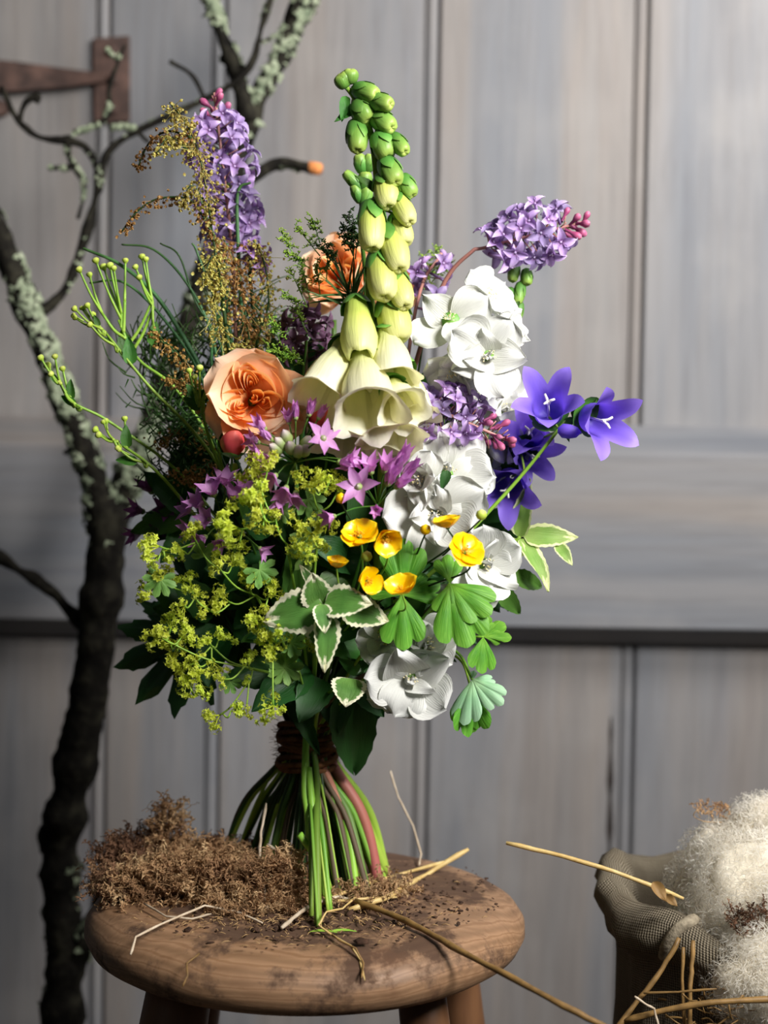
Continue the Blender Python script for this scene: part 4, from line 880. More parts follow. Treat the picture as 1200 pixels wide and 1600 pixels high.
trifol('dark cut leaf at the left behind the lime flowers', (330, 930, .02), [((240, 900, .02), (0, -1, .3)), ((255, 985, .02), (0, -1, .3)), ((320, 1010, .02), (0, -1, .3))], [W(430, 1080, .02), W(370, 1000, .02)], 4, LO_d, M_stemdark)
# --- broad dark leaves near the binding
bl = start('broad_leaf_stem', 'stalk of broad dark green leaves just above the binding', 'leaf', GR, [W(520, 1080, .0)], .0018, 11, .0015)
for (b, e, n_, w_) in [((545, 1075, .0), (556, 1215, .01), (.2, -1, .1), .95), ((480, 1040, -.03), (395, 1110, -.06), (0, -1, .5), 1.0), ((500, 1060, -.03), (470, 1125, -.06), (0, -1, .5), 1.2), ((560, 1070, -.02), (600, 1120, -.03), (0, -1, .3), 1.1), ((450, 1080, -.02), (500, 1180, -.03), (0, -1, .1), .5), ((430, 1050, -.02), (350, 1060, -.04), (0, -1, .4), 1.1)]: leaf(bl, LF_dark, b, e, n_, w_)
fin(bl, M_stem)
# --- filler foliage inside the posy
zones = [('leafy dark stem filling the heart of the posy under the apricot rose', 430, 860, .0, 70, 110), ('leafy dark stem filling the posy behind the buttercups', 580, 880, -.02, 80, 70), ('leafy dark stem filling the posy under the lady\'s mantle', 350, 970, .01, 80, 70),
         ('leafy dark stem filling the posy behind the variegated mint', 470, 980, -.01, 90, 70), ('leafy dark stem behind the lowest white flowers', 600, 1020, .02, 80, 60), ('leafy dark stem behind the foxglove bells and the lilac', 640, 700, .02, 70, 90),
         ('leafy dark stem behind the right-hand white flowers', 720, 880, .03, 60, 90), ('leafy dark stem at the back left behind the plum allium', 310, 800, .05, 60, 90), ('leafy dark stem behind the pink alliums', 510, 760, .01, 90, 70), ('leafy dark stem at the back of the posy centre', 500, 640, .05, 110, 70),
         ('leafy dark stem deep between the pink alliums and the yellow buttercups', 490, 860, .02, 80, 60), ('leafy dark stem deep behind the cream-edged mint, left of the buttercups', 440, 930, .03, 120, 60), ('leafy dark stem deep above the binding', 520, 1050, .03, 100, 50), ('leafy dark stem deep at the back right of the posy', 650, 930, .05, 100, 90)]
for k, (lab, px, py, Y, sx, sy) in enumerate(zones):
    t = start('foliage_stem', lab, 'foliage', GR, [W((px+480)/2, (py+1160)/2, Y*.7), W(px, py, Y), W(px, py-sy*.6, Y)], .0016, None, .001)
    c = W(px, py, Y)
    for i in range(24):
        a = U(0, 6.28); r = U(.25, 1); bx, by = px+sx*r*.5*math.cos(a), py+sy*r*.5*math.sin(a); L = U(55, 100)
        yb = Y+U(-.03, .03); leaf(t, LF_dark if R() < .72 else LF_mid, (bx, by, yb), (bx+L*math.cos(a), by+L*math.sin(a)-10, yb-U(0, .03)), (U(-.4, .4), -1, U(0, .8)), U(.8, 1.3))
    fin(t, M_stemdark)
# --- sorrel
seedm = []
for k in range(3):
    mb = MB()
    for i in range(3): mb.add(pet(.85, 'round', .9, 1.4, .3, 0, 3, 4, 3), Matrix.Rotation(i*2.09+k, 4, 'Z'))
    seedm.append(mb)
def spray(t, pts, wpx, n, mat, dens=1, droop=.3):
    P = spline(pts, 8); mb = MB(); N = len(P)
    for k in range(n):
        u = U(0, .999)*(N-1); i = int(u); p = P[i].lerp(P[i+1], u-i); w_ = wpx*PX*(.35+.65*math.sin(PI*min(1, (u/(N-1))*.8+.15)))
        q = p+V((random.gauss(0, .38), random.gauss(0, .38), random.gauss(-droop, .35)))*w_; s = U(.0016, .0030)
        mb.add(seedm[k % 3], fr_dir(q, V((U(-1, 1), U(-1, 1), U(-1.5, .3))), 0, s))
        if k % 3 == 0: mb.tube([p, q], [.0003, .0002], 3, cap=False)
    t.part('seed_spray', mb.mesh('seed_spray', mat), kind='stuff'); tstem(t, pts, [.0009, .0005], 5, 6)
s1 = start('sorrel', 'tall arching sorrel stem of olive brown seeds at upper left of the posy', 'sorrel', GR, [W(430, 900, .0), W(370, 620, -.01), W(345, 450, -.02)], .002, 3, .0014)
spray(s1, [W(345, 450, -.02), W(330, 350, -.02), W(318, 270, -.03), W(298, 205, -.03), W(265, 160, -.03)], 34, 420, M_sorrel)
spray(s1, [W(300, 215, -.03), W(262, 205, -.02), W(232, 225, -.01), W(215, 262, -.01)], 22, 150, M_sorrelb)
spray(s1, [W(300, 240, -.03), W(265, 215, -.03), W(245, 240, -.035)], 22, 90, M_sorrel)
spray(s1, [W(335, 370, -.02), W(300, 315, -.02), W(250, 310, -.02), (W(215, 330, -.02)), W(190, 362, -.02)], 16, 150, M_sorrelb)
spray(s1, [W(330, 330, -.02), W(300, 290, -.03), W(285, 320, -.03)], 20, 90, M_sorrel)
spray(s1, [W(350, 470, -.02), W(335, 400, -.03), W(315, 440, -.035)], 26, 140, M_sorrel)
fin(s1, M_stemdark)
s2 = start('sorrel', 'shorter dense sorrel stem right beside the tall arching one', 'sorrel', GR, [W(440, 900, .01), W(400, 640, .0), W(390, 560, -.0)], .002, 5, .0014)
spray(s2, [W(395, 560, .0), W(382, 480, .0), W(370, 420, .0), W(348, 370, .0)], 46, 380, M_sorrelb)
spray(s2, [W(400, 540, .0), W(420, 470, .0), W(410, 400, .0), W(395, 375, .0)], 34, 240, M_sorrel)
spray(s2, [W(380, 560, .0), W(340, 500, -.02), W(330, 420, -.02)], 34, 240, M_sorrel)
fin(s2, M_stemdark)
s3 = start('sorrel', 'low brown sorrel spray leaning left of the apricot rose', 'sorrel', GR, [W(400, 850, .0), W(330, 680, .0)], .0016, 2, .001)
spray(s3, [W(330, 640, -.02), W(300, 580, -.03), W(270, 545, -.03), W(235, 515, -.02)], 22, 170, M_sorrelb)
spray(s3, [W(330, 650, -.02), W(300, 605, -.035), W(255, 585, -.035)], 22, 130, M_sorrelb)
spray(s3, [W(330, 690, .0), W(290, 670, .0), W(240, 690, .0)], 30, 120, M_sorrelb)
spray(s3, [W(330, 720, .0), W(300, 740, -.01), W(265, 735, -.01)], 26, 110, M_sorrelb); fin(s3, M_stemdark)

# --- button flower stems (clusters of lime buds on forked stalks)
BUT = shared(lathe([(.25, -1.0), (.55, -.5), (.95, 0), (1, .5), (.7, .9), (.0001, 1.05)], 10, 5, .06), 'bud', M_button)
def button(lab, path, tips, fti, Y=-.03, mat=M_stemfresh, lv=()):
    t = start('button_flower', lab, 'wildflower', GR, path, .0018, fti, .0010, 6)
    E = spline([V(p) for p in path], 6)
    for a in sorted({x[3] for x in tips}):
        q = W(*a, Y); e = min(E, key=lambda p: (p-q).length+.25*max(0, (p.z-q.z)+.03)*4)
        if (e-q).length > .002: tstem(t, [e, e.lerp(q, .5)+V((0, 0, -.003)), q], [.0013, .0011], 6, 5)
    for (px, py, s, a) in tips:
        p = W(px, py, Y+U(-.01, .01)); q = W(*a, Y)
        tstem(t, [q, q.lerp(p, .5)+V((0, 0, -.002)), p], [.0011, .0007], 5, 5)
        for k in range(1 if s > 7 else 2):
            pp = p+V((U(-1, 1), U(-.5, .5), U(-.2, 1)))*s*.7*PX if k else p
            t.part('bud', BUT, fr_dir(pp, pp-q+V((0, -.01, .004)), 0, s*PX*.62))
            if k: tstem(t, [q.lerp(p, .6), pp], .0006, 4, 2)
    for (b, e) in lv: leaf(t, LF_mid, b, e)
    fin(t, mat)
button('lime stalk of small round buds pointing far left, upper one', [W(430, 900, .0), W(330, 710, -.02), W(230, 600, -.03), W(165, 520, -.03)], [(117, 483, 8, (160, 515)), (128, 482, 6, (160, 515)), (118, 497, 7, (150, 508)), (137, 478, 8, (160, 515)), (141, 508, 8, (180, 540)), (147, 492, 6, (165, 520))], 1, lv=[((175, 535, -.03), (158, 528, -.03)), ((205, 570, -.03), (200, 525, -.03)), ((155, 510, -.03), (147, 492, -.03))])
button('lime stalk of small round buds at the leftmost edge of the posy', [W(420, 950, .0), W(300, 760, .0), W(180, 665, -.01), W(118, 632, -.02)], [(64, 560, 9, (95, 600)), (75, 572, 10, (95, 600)), (86, 558, 8, (95, 600)), (98, 577, 8, (112, 625)), (80, 585, 8, (95, 600)), (95, 600, 5, (118, 632))], 2, Y=-.015, lv=[((118, 632, -.015), (95, 618, -.015)), ((112, 625, -.015), (110, 592, -.015)), ((80, 585, -.015), (92, 602, -.015))])
button('lime stalk of small round buds, the lowest one at far left', [W(420, 950, .0), W(300, 800, -.01), W(240, 732, -.03), W(190, 695, -.03)], [(150, 672, 9, (185, 690)), (155, 680, 9, (185, 690)), (162, 660, 7, (178, 688)), (195, 655, 8, (198, 700)), (187, 703, 7, (225, 722))], 0, lv=[((200, 700, -.03), (195, 662, -.03)), ((215, 722, -.03), (180, 718, -.03))])
button('cluster of lime buds on forked stalks standing above the dark fronds', [W(430, 900, .02), W(300, 640, .0), W(215, 560, -.0), W(185, 500, .0)], [(150, 408, 9, (190, 500)), (162, 418, 10, (190, 490)), (172, 416, 10, (190, 490)), (178, 420, 8, (190, 490)), (196, 408, 8, (195, 470)), (124, 422, 9, (160, 490)), (140, 430, 8, (160, 490)), (222, 402, 9, (238, 470)), (228, 406, 8, (238, 470)), (212, 418, 8, (238, 470)), (218, 434, 8, (240, 480)), (240, 520, 4, (238, 470))], 3, Y=0.0, lv=[((238, 540, .0), (244, 500, .0)), ((200, 560, .0), (190, 510, .0))])
button('cluster of lime buds just left of the apricot rose', [W(430, 900, .0), W(340, 720, -.03), W(312, 630, -.05)], [(312, 576, 9, (312, 625)), (330, 582, 9, (316, 625)), (340, 580, 9, (318, 625)), (304, 590, 8, (310, 625)), (296, 580, 8, (305, 615)), (325, 598, 7, (316, 625)), (370, 712, 10, (340, 690)), (397, 706, 8, (380, 740)), (366, 732, 12, (385, 750))], 4, Y=-.055, lv=[((312, 625, -.05), (290, 600, -.055)), ((315, 630, -.05), (330, 600, -.055)), ((312, 640, -.05), (286, 620, -.05))])

# --- fennel fronds, thin blades and needle foliage
def frond(lab, path, tips, fti, mat, tm, Y=.0, spread=20, nb=16, name='fennel', cat='fennel'):
    t = start(name, lab, cat, GR, path, .0014, fti, .0008, 5)
    for (px, py, a) in tips:
        p = W(px, py, Y); q = W(*a, Y); tstem(t, [q, p], [.0006, .0003], 4, 4); mb = MB()
        for k in range(nb):
            u = k/nb; b = q.lerp(p, .35+.65*u); e = b+V((U(-1, 1), U(-1, 1), U(-.6, 1)))*spread*PX*.6
            mb.tube([b, b.lerp(e, .5)+V((0, 0, .001)), e], [.00035, .00035, .0002], 4, cap=False)
            for z in range(5): g = b.lerp(e, U(.3, 1)); g2 = g+V((U(-1, 1), U(-1, 1), U(-.5, 1)))*.0022; mb.tube([g, g2], [.0003, .0005], 4)
        t.part('frond', mb.mesh('frond', tm), kind='stuff')
    fin(t, mat)
frond('lime green feathery fennel left of the foxglove', [W(470, 900, .02), W(470, 650, .0), W(480, 520, -.01)], [(438, 360, (460, 400)), (445, 392, (485, 420)), (488, 340, (500, 380)), (460, 350, (500, 400)), (468, 400, (485, 470)), (455, 425, (480, 480)), (440, 460, (480, 480)), (460, 480, (480, 520)), (430, 560, (470, 560)), (455, 555, (475, 570)), (420, 545, (460, 555)), (425, 500, (440, 540)), (512, 395, (510, 440)), (495, 410, (500, 460))], 8, M_stem, M_frond, Y=-.02)
frond('dark lacy seed head just left of the foxglove buds', [W(520, 900, .02), W(535, 600, .0), W(545, 440, -.01)], [(545, 330, (552, 400)), (555, 345, (552, 400)), (535, 350, (552, 400)), (560, 365, (555, 405)), (540, 370, (552, 400)), (505, 375, (530, 420)), (495, 380, (530, 420))], 11, M_stemdark, M_frondd, Y=-.03, name='seed_head', cat='seed head')
frond('pale green feathery sprig between the foxglove and the right-hand lilac', [W(600, 850, .03), W(650, 600, .03), W(672, 460, .03)], [(685, 385, (675, 430)), (665, 400, (672, 440)), (700, 400, (680, 430)), (692, 420, (675, 440)), (660, 430, (670, 450))], 23, M_stem, M_frond, Y=.04)
sf = start('needle_foliage', 'dense dark needle-like foliage behind the lime bud stalks at left', 'foliage', GR, [W(430, 950, .04), W(330, 700, .05), W(270, 520, .05)], .0018, 0, .001)
nm = MB()
bases = [((330, 700), 40), ((300, 640), 50), ((270, 560), 60), ((350, 560), 60), ((400, 560), 50), ((260, 650), 50), ((300, 760), 50), ((370, 500), 50), ((420, 520), 40), ((230, 560), 30)]
for (c, n_) in bases:
    for k in range(n_):
        a = U(-PI*.95, -PI*.05) if R() < .8 else U(0, 6.28); L = U(25, 80); bx, by = c[0]+U(-35, 35), c[1]+U(-35, 35); Y = U(.02, .07)
        p0 = W(bx, by, Y); p1 = W(bx+L*.55*math.cos(a), by+L*.55*math.sin(a), Y+U(-.01, .01)); p2 = W(bx+L*math.cos(a+.25), by+L*math.sin(a+.25), Y)
        nm.tube(spline([p0, p1, p2], 3), [.0009, .0004], 4, cap=False)
sf.part('needles', nm.mesh('needles', M_frondd), kind='stuff'); fin(sf, M_stemdark)
fl_ = start('fine_foliage', 'fine dark lacy foliage in deep shade left of the apricot rose', 'foliage', GR, [W(430, 950, .02), W(340, 760, .02), W(300, 680, .02)], .0016, 1, .001)
nm = MB()
for k in range(1500):
    a = U(0, 6.28); r = abs(random.gauss(0, .5)); px, py = 300+75*r*math.cos(a), 680+95*r*math.sin(a)
    p = W(px, py, U(-.01, .05)); d = V((U(-1, 1), U(-1, 1), U(-1, 1)))*U(.003, .009); nm.tube([p, p+d], [.0007, .0003], 3, cap=False)
fl_.part('leaflets', nm.mesh('leaflets', M_frondd), kind='stuff'); fin(fl_, M_stemdark)
bl2 = start('grass_blades', 'thick blue-green hollow blades arching left behind the bud stalks', 'grass', GR, [W(430, 900, .02), W(340, 640, .01)], .0022, 5, .0018)
for P, r in [([(340, 640), (312, 572), (250, 470), (190, 415), (130, 388)], .0022), ([(335, 640), (300, 560), (240, 480), (190, 440), (140, 442)], .0015), ([(350, 640), (330, 520), (290, 440), (240, 390), (190, 382)], .0014), ([(360, 640), (345, 540), (305, 470), (280, 400), (250, 380)], .0012), ([(345, 650), (300, 600), (262, 540), (215, 520)], .0012), ([(362, 620), (352, 520), (310, 400), (300, 380)], .0014), ([(352, 640), (330, 560), (350, 430), (310, 300)], .0014), ([(405, 620), (380, 500), (372, 380), (372, 300), (392, 285)], .0020), ([(395, 640), (360, 520), (352, 410), (356, 380)], .0012)]:
    bl2.part('blade', MB().tube(spline([W(x, y, .01) for x, y in P], 7), [r, r*.45], 6).mesh('blade', M_blade))
fin(bl2, M_stemdark)
na = start('needle_tuft', 'tuft of dark narrow leaves around the foxglove stalk', 'foliage', GR, [W(540, 900, .0), W(560, 600, -.03), W(555, 500, -.04)], .0014, 11, .001)
for k in range(30):
    a = U(PI*.95, PI*1.75); L = U(40, 85); leaf(na, LF_thin, (550+U(-6, 6), 462+U(-6, 30), -.045), (550+L*math.cos(a), 462+L*math.sin(a)*.95, -.05+U(-.02, .02)))
fin(na, M_stemdark)
rc = start('catkin_spike', 'small lime green pod spike below the right-hand lilac', 'seed pod', GR, [W(600, 900, .02), W(700, 650, .02), W(790, 540, .02), W(808, 470, .01), W(818, 425, .01)], .0016, 24, .0012)
for (a, b_) in [((800, 500), (795, 535)), ((812, 470), (805, 505)), ((815, 440), (808, 475)), ((822, 420), (824, 445)), ((800, 450), (785, 480)), ((790, 555), (786, 592)), ((806, 410), (800, 440))]: bell(rc, *a, *b_, 9, 'g', .01, .005)
fin(rc, M_stemfresh)
# pale hosta-like stems seen below the binding
for k, (f, c, lab, r, a) in enumerate([(0, M_woody, 'thin dark woody stem end splayed farthest left on the seat', .0016, 0), (16, M_stemred, 'thick pink-red stalk end at the right of the bunch below the binding', .0042, 1), (12, M_stemred, 'slim stem end that is red above and green below, at the front of the bunch', .0028, 2), (15, M_stemfresh, 'bright green curved stalk end farthest right below the binding', .0030, 3)]):
    ft = foot(f); tp = tie(ft); top = TIE+V(((ft.x-TIE.x)*-.3, -.01, .09)); mid = ft.lerp(tp, .5)+V(((ft.x-TIE.x)*.16, 0, 0))
    t = Thing('stalk', lab, 'stalk', ft, GR); P = spline([ft+V((0, 0, .001)), mid, tp, top], 8)
    if a == 2:
        h_ = len(P)//3; t.st.tube([p-t.base for p in P[:h_+1]], r*1.05, 8, 0); t.st.tube([p-t.base for p in P[h_:]], r, 8, 1); fin(t, [M_stemfresh, M_stemred])
    else: t.st.tube([p-t.base for p in P], r, 8); fin(t, c)
# front stalk with node stubs
ft = G(512, 1425); ft.z = .5; t = Thing('stalk', 'pale green knobbly forked stalk end at the very front below the binding', 'stalk', ft, GR)
for P in [[(515, 1432, -.035), (505, 1385, -.035), (488, 1330, -.03), (481, 1270, -.02), (476, 1225, -.01), (480, 1120, .01)], [(512, 1390, -.033), (498, 1330, -.03), (488, 1260, -.02), (482, 1200, -.005)]]:
    q = [W(*p) for p in P]; q[0].z = max(q[0].z, .502); t.st.tube([p-t.base for p in spline(q, 7)], [.0034, .0024], 8)
t.st.tube([p-t.base for p in [W(490, 1335, -.031), W(468, 1303, -.034)]], [.0022, .0026], 7); fin(t, M_stemfresh)

# --- twine
tw_ = Thing('twine', 'brown jute twine wound round the neck of the posy', 'twine', TIE)
for k in range(10):
    z = -.015+.0032*k; P = []; r = .0190+.0016*math.sin(k*2.1)+.002*abs(z)/.02
    for i in range(29): q = 2*PI*i/28; P.append(TIE+V((r*math.cos(q), r*math.sin(q)*.95, z+.003*math.sin(q+k)+.0012*math.sin(3*q+k))))
    tw_.part('loop', MB().tube(P, .0021, 7).mesh('loop', M_twine))
fz = MB()
for k in range(500):
    q = U(0, 6.28); p = TIE+V((.0212*math.cos(q), .0205*math.sin(q), U(-.017, .017))); d = V((math.cos(q), math.sin(q), U(-1, 1)))*U(.001, .0045)+V((U(-.003, .003), U(-.002, .002), 0)); fz.tube([p, p+d*.5+V((0, 0, U(-.001, .001))), p+d], .00014, 3, cap=False)
tw_.part('frayed_fibres', fz.mesh('frayed_fibres', M_twine), kind='stuff')

# ------------------------------------------------------------------ MOSS on the seat
def moss_sprig(seed):
    rnd = random.Random(seed); mb = MB(); P = [V((0, 0, 0))]; d = V((rnd.uniform(-.3, .3), rnd.uniform(-.3, .3), 1))
    for k in range(6): d = (d+V((rnd.uniform(-.5, .5), rnd.uniform(-.5, .5), rnd.uniform(-.4, .3)))).normalized(); P.append(P[-1]+d/6)
    mb.tube(P, [.03, .015], 3, cap=False)
    for i in range(1, 7):
        for z in range(4):
            dd = V((rnd.gauss(0, 1), rnd.gauss(0, 1), rnd.gauss(.2, .6))).normalized(); a = P[i]; L = rnd.uniform(.12, .3); sd = dd.orthogonal().normalized()*.045
            b = len(mb.v); m1 = a+dd*L*.5+V((0, 0, .03)); e = a+dd*L+V((rnd.uniform(-.08, .08), rnd.uniform(-.08, .08), rnd.uniform(-.1, .08)))
            mb.v += [tuple(a-sd*.4), tuple(a+sd*.4), tuple(m1+sd), tuple(m1-sd), tuple(e)]; mb.uv += [(0, 0)]*5
            mb.f += [(b, b+1, b+2, b+3), (b+3, b+2, b+4)]; mb.m += [0, 0]
    return mb
MS = [moss_sprig(i) for i in range(6)]
def moss(lab, mounds, n, mat, name='moss'):
    mb = MB()
    for k in range(n):
        c, rx, ry, rz = random.choices(mounds, [m_[1]*m_[3] for m_ in mounds])[0]
        d = V((random.gauss(0, 1), random.gauss(0, 1), random.gauss(0, 1))).normalized()
        if d.z < -.2: d.z *= -1
        rr = U(.6, 1.0); p = c+V((d.x*rx, d.y*ry, d.z*rz))*rr
        if p.z < .502: p.z = .502
        if math.hypot(p.x-SX, p.y) > .15 and p.z < .515: continue
        mb.add(MS[k % 6], fr_dir(p, d+V((U(-.7, .7), U(-.7, .7), U(-.5, .5))), U(0, 6), U(.007, .015)))
    for k in range(n//3):
        c, rx, ry, rz = random.choice(mounds); p = c+V((U(-1, 1)*rx, U(-1, 1)*ry, U(.1, 1)*rz)); P = [p]
        for z in range(5): P.append(P[-1]+V((U(-1, 1), U(-1, 1), U(-.7, .6)))*.004)
        for q in P: q.z = max(q.z, .501)
        mb.tube(P, .00022, 3, cap=False)
    return tag(link(name, mb.mesh(name, mat)), lab, 'moss', None, 'stuff')
def mound(px, py, rx, ry, rz, lift=.0): p = G(px, py); p.z = .5+lift; return (p, rx, ry, rz)
moss('heap of pale brown dried moss on the left of the seat', [mound(295, 1400, .048, .026, .026), mound(245, 1395, .036, .024, .020), mound(360, 1405, .045, .024, .024), mound(428, 1410, .022, .020, .034), mound(262, 1365, .013, .012, .052), mound(330, 1372, .035, .018, .024), mound(205, 1400, .022, .02, .014), mound(400, 1428, .030, .010, .008)], 2600, M_moss)
moss('dark brown dried moss at the back left edge of the seat, behind the pale heap', [mound(190, 1375, .028, .02, .026), mound(225, 1360, .03, .02, .028), mound(330, 1355, .045, .015, .018), mound(175, 1395, .016, .02, .016)], 1000, M_moss2)
moss('small wisp of moss under the stem ends at the centre of the seat', [mound(560, 1410, .028, .016, .006), mound(600, 1395, .02, .012, .006)], 160, M_moss, 'moss_wisp')

# ------------------------------------------------------------------ STRAWS
def straw(lab, P, r, mat, flat=.55, name='straw', n=7, cat='straw', grp='loose straws'):
    pts = [W(*p) if len(p) == 3 else None for p in P]
    pts = [(V(p) if isinstance(p, V) else W(*p)) for p in P]
    S = []
    for i_ in range(len(pts)-1):
        for k_ in range(4): S.append(pts[i_].lerp(pts[i_+1], k_/4)+V((U(-1, 1), U(-1, 1), U(0, 1)))*r*.18)
    S.append(pts[-1]); N = len(S); rad = [r*.8*(1+.12*math.sin(i*1.3)+.1*noise.noise(V((i*.4, r*1000, 0)))) for i in range(N)]; rad[-1] *= .6; rad[0] *= .8
    o = tag(link(name, MB().tube(S, rad, n).mesh(name, mat)), lab, cat, grp); return o
def seat(px, py, z=.002): return G(px, py, .5+z)
straw('pale thick straw pointing up right with a broken end', [seat(545, 1422, .002), seat(600, 1405, .006), W(665, 1368, .05), W(732, 1327, .06)], .0024, M_straw)
straw('pale straw lying just under the thick upward one', [seat(505, 1410, .004), seat(560, 1385, .008), W(620, 1368, .05), W(700, 1345, .055)], .0016, M_straw)
straw('longest brown straw running off the seat edge to the lower right', [seat(555, 1408, .006), seat(610, 1428, .004), seat(660, 1452, .0025), W(720, 1487, -.125), W(800, 1528, -.16), W(880, 1572, -.18), W(960, 1612, -.19), W(1010, 1640, -.195)], .0026, M_straw2)
straw('bent bleached straw hanging over the left front of the seat', [W(204, 1492, -.125), W(212, 1464, -.115), seat(250, 1445, .004), seat(320, 1415, .006), seat(370, 1425, .003), seat(410, 1442, .002)], .0010, M_straw3)
straw('twisted pale husk lying by the front stem end', [seat(440, 1450, .003), seat(462, 1432, .005), seat(490, 1412, .006), seat(530, 1402, .005), seat(560, 1410, .004)], .0018, M_straw3)
straw('looping thin straw bent over at the front stem end', [seat(560, 1398, .006), seat(535, 1420, .006), seat(510, 1425, .010), seat(498, 1446, .006), seat(520, 1462, .0015), seat(548, 1478, .001), W(562, 1500, -.135), W(570, 1532, -.150)], .0009, M_straw)
straw('second thin straw trailing over the front rim of the stool', [seat(505, 1448, .003), seat(530, 1470, .0015), seat(556, 1482, .001), W(568, 1505, -.139), W(565, 1528, -.151)], .0007, M_straw2)
straw('slender dry blade rising behind the seat right of the stems', [W(610, 1205, .09), W(622, 1245, .09), W(645, 1290, .095), W(658, 1335, .09), seat(655, 1352, .001)], .0009, M_straw3)
straw('short flat pale straw lying across the base of the stems', [seat(500, 1412, .003), seat(560, 1405, .006), seat(620, 1402, .003)], .0014, M_straw)
straw('papery dry leaf curling up beside the moss and the stems', [seat(418, 1420, .004), W(405, 1345, .0), W(408, 1300, .0), W(416, 1255, .01)], .0013, M_straw3)
straw('short dry husk on top of the moss next to the stems', [W(418, 1320, .0), W(440, 1335, -.01), W(455, 1360, -.015), W(470, 1385, -.015)], .0015, M_straw3)
straw('thin crooked straw lying in front of the moss heap', [seat(225, 1412, .004), seat(260, 1432, .004), seat(300, 1436, .003), seat(330, 1428, .003)], .0009, M_straw3)
straw('small hooked rootlet clinging to the front rim of the stool', [W(312, 1490, -.134), W(292, 1505, -.143), W(293, 1525, -.150), W(285, 1542, -.1535)], .0007, M_straw2)
for k, (px, py, a, lab) in enumerate([(505, 1456, .1, 'green leaf scrap lying at the front of the stems'), (535, 1456, -.2, 'second green leaf scrap lying just right of the first')]):
    p0, p1 = seat(px-22, py, .001), seat(px+22, py+6*a, .002); o = tag(link('leaf_scrap', LF_mid[k], None, fr_axis(p0, p1, (0, -.2, 1), None, .5)), lab, 'leaf'); o.data = shared(pet(.35, 'lance', .1, -.1, .2, .02, 3, 8, 5), 'leaf_scrap', M_stemfresh)

# ------------------------------------------------------------------ SACK OF WOOL
KC = W(1145, 1440, .03); KZ = W(1130, 1395, .03).z
sk = Thing('burlap_sack', 'grey brown burlap sack with a rolled rim, at the lower right corner', 'sack', (KC.x, .03, 0))
nb = 96
prof = [(.070, 0), (.088, .05), (.092, .15), (.088, .28), (.083, .36), (.082, KZ-.055), (.084, KZ-.040), (.088, KZ-.036), (.096, KZ-.032), (.101, KZ-.020), (.099, KZ-.008), (.091, KZ-.001), (.083, KZ-.003), (.076, KZ-.012), (.070, KZ-.04), (.060, KZ-.075), (.0005, KZ-.09)]
km = MB(); cum = [0]
for i in range(1, len(prof)): cum.append(cum[-1]+math.dist(prof[i], prof[i-1]))
def PK(i, j):
    r, z = prof[i]; q = 2*PI*j/nb; t = z/KZ
    rr = r*(1+.035*math.sin(3*q+1.0)*t+.02*math.sin(7*q+z*20)+(.012*math.sin(11*q)))
    rr += (.010*noise.noise(V((math.cos(q)*2.2, math.sin(q)*2.2, z*16)))+.005*noise.noise(V((math.cos(q)*7, math.sin(q)*7, z*45))))*(z > .02)
    zz = z+(.010*math.sin(2*q+1.2)+.006*math.sin(5*q))*t*(z > .3)
    # the rim stands up at the back left
    if i >= 8: zz += .020*max(0, math.cos(q-2.2))**2
    return (rr*math.cos(q), rr*math.sin(q), max(0, zz))
km.grid(PK, len(prof), nb, closed=False, uvf=lambda i, j: (cum[i]*1.0, j/nb*.58))
b0 = len(km.v)
for i in range(len(prof)-1): km.f.append((i*nb+nb-1, i*nb, (i+1)*nb, (i+1)*nb+nb-1)); km.m.append(0)
so = sk.part('bag', km.mesh('bag', M_burlap), Matrix.Translation((KC.x, .03, 0)))
hem = MB(); P = [V(PK(11, j))+V((KC.x, .03, .0015)) for j in range(nb)]; P.append(P[0])
P = []
for j in range(60):
    u = j/59; q = 2.75+u*1.0; i = 9+u*3; r = .0
    a = V(PK(int(8+5*u), int(nb*(3.35+.45*math.sin(u*3))/(2*PI)) % nb)); P.append(a+V((KC.x, .03, .001)))
P = [V(PK(k, int(nb*(3.65+.05*k)/(2*PI)) % nb))+V((KC.x, .03, 0)) for k in (13, 12, 11, 10, 9, 8)]
sk.part('hem', MB().tube(spline(P, 6), .0045, 8).mesh('hem', M_burlap_hem), None, 'frayed light hem running over the rolled rim')
sk.st = MB()
# wool
wc = [(W(1178, 1355, .02), .044), (W(1140, 1390, .0), .042), (W(1190, 1400, -.02), .05), (W(1112, 1400, .0), .028), (W(1150, 1450, -.02), .040), (W(1190, 1480, -.04), .042), (W(1165, 1535, -.06), .026), (W(1195, 1540, -.06), .03), (W(1230, 1400, .0), .06), (W(1240, 1350, .02), .05), (W(1180, 1322, .03), .034), (W(1215, 1315, .03), .035), (W(1132, 1345, .02), .030)]
wl = Thing('wool', 'heap of fluffy cream raw wool spilling out of the burlap sack', 'wool', (KC.x, .0, KZ-.03))
cm = MB()
for (c, r) in wc:
    n1, n2 = 14, 20
    def PW(i, j):
        a = PI*i/(n1-1); q = 2*PI*j/n2; d = V((math.sin(a)*math.cos(q), math.sin(a)*math.sin(q), math.cos(a))); return c+d*r*(.86+.24*noise.noise((c+d*r)*34)+.10*noise.noise((c+d*r)*90))
    cm.grid(PW, n1, n2, closed=True)
wl.part('fleece', cm.mesh('fleece', M_woolcore), kind='stuff')
fb = MB()
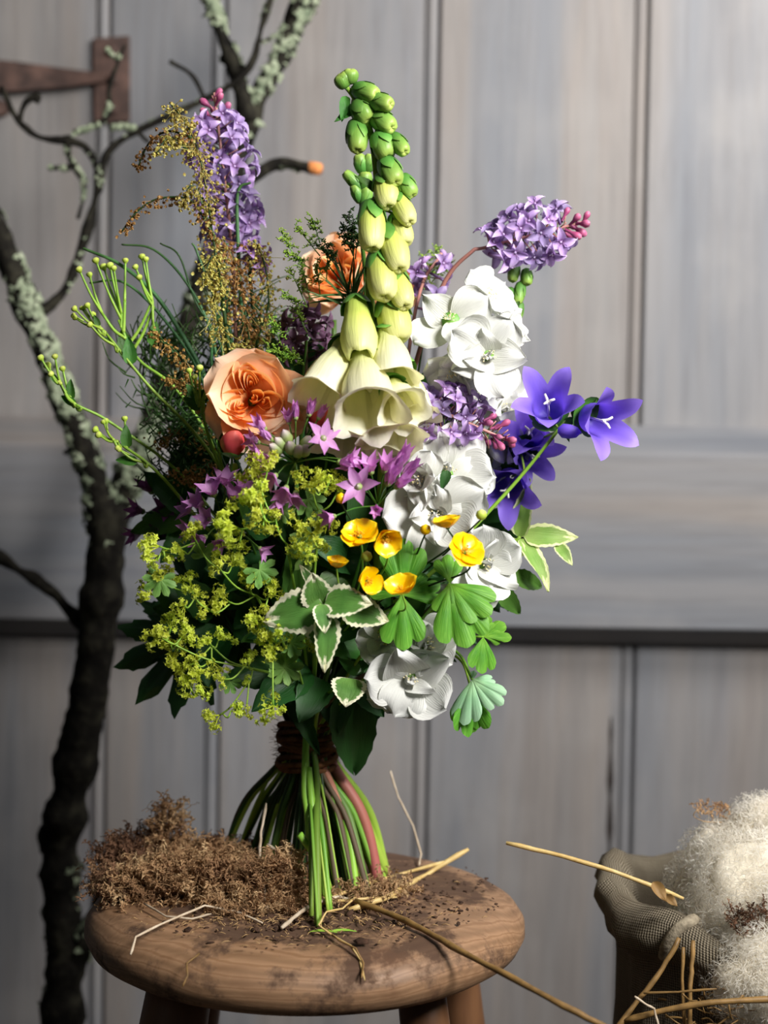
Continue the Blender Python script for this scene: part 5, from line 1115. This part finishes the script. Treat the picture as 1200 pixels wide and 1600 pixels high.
for k in range(34000):
    c, r = random.choices(wc, [x[1]**2 for x in wc])[0]; d = V((random.gauss(0, 1), random.gauss(-.5, 1), random.gauss(0, 1))).normalized(); p = c+d*r*(U(.90, 1.04)+.24*noise.noise((c+d*r)*34))
    t1 = d.orthogonal().normalized(); t1.rotate(Matrix.Rotation(U(0, 6.28), 3, d)); sd = d.cross(t1); P = []; amp = U(.0006, .0016); fr = U(1.5, 3.2); L = U(.006, .016)
    for i in range(6):
        u = i/5; P.append(p+t1*L*(u-.5)+sd*amp*math.sin(u*fr*6+k)+d*(amp*math.cos(u*fr*6)+.0016*math.sin(u*3)+U(0, .0006)) + (d*U(0, .004) if k % 6 == 0 else V((0, 0, 0))))
    rr = U(.00013, .00027); b = len(fb.v)
    for i, q in enumerate(P):
        s_ = (d*.5+sd).normalized()*rr if i % 2 else (sd-d*.5).normalized()*rr
        fb.v += [tuple(q-s_), tuple(q+s_)]; fb.uv += [(0, 0), (1, 1)]
    for i in range(5): fb.f.append((b+2*i, b+2*i+1, b+2*i+3, b+2*i+2)); fb.m.append(0)
wl.part('curls', fb.mesh('curls', M_wool), kind='stuff')
mbw = MB()
for (px, py, n_) in [(1160, 1430, 26), (1190, 1440, 24), (1175, 1425, 12)]:
    c = W(px, py, -.068)
    for k in range(n_): mbw.add(MS[k % 6], fr_dir(c+V((U(-.014, .014), U(-.003, .004), U(-.007, .007))), V((U(-1, 1), U(-.5, 0), U(-1, 1))), U(0, 6), U(.006, .012)))
tag(link('moss_wisp', mbw.mesh('moss_wisp', M_moss2)), 'brown wisp of moss caught on the front of the wool', 'moss', None, 'stuff')
mbw = MB(); c = W(1110, 1262, .02)
for k in range(40): mbw.add(MS[k % 6], fr_dir(c+V((U(-.010, .011), U(-.004, .004), U(-.004, .004)+0)), V((U(-1, 1), U(-.5, .5), U(-1, .6))), U(0, 6), U(.004, .009)))
mbw.tube(spline([c+V((-.008, 0, 0)), c+V((-.012, 0, -.006)), c+V((-.004, 0, -.010)), W(1130, 1285, .02)], 4), .0004, 4)
tag(link('moss_wisp', mbw.mesh('moss_wisp', M_moss)), 'light brown tuft of moss perched on top of the wool', 'moss', None, 'stuff')
straw('pale straight straw sticking out left from the wool', [W(790, 1317, -.03), W(880, 1338, -.035), W(960, 1362, -.04), W(1068, 1404, -.045)], .0020, M_straw)
straw('brown straw slanting down left from the wool in front of the sack', [W(1062, 1466, -.075), W(1035, 1515, -.08), W(1000, 1560, -.085), W(965, 1605, -.09), W(940, 1640, -.09)], .0022, M_straw2)
straw('upright brown straw just under the wool', [W(1083, 1470, -.07), W(1081, 1510, -.075), W(1078, 1550, -.08), W(1078, 1640, -.085)], .0020, M_straw2)
straw('thin dry straw beside the upright brown one', [W(1068, 1480, -.07), W(1066, 1530, -.075), W(1072, 1640, -.08)], .0016, M_straw2)
straw('broad straw lying level across the bottom right corner', [W(975, 1596, -.09), W(1040, 1578, -.095), W(1110, 1566, -.10), W(1230, 1560, -.10)], .0026, M_straw2)
straw('thin straw just above the broad level one', [W(1005, 1552, -.09), W(1060, 1550, -.095), W(1120, 1545, -.1)], .0010, M_straw2)
straw('white curled fibre at the bottom edge below the sack', [W(992, 1557, -.1), W(1010, 1570, -.1), W(1022, 1576, -.1), W(1028, 1600, -.1), W(1040, 1640, -.1)], .0010, M_straw3)
for (px, py, ex, ey, lab) in [(1020, 1378, 1042, 1408, 'torn dry leaf hooked over the pale straw by the sack'), (1040, 1400, 1058, 1415, 'shred of dry husk where the pale straw enters the wool')]:
    o = tag(link('dry_leaf', shared(pet(.5, 'lance', .3, -.6, .5, .15, 5, 8, 5), 'dry_leaf', M_straw2), None, fr_axis(W(px, py, -.05), W(ex, ey, -.06), (0, -1, .3))), lab, 'leaf')
hay = MB()
for k in range(260):
    p = W(U(1085, 1240), U(1540, 1680), U(-.09, -.02)); d = V((U(-1, 1), U(-.5, .5), U(-.5, .5)))*U(.01, .03); hay.tube(spline([p, p+d*.5+V((0, 0, U(-.003, .004))), p+d], 3), U(.0003, .0009), 4)
tag(link('hay', hay.mesh('hay', M_straw2)), 'tangle of brown hay under the wool at the bottom right', 'hay', None, 'stuff')
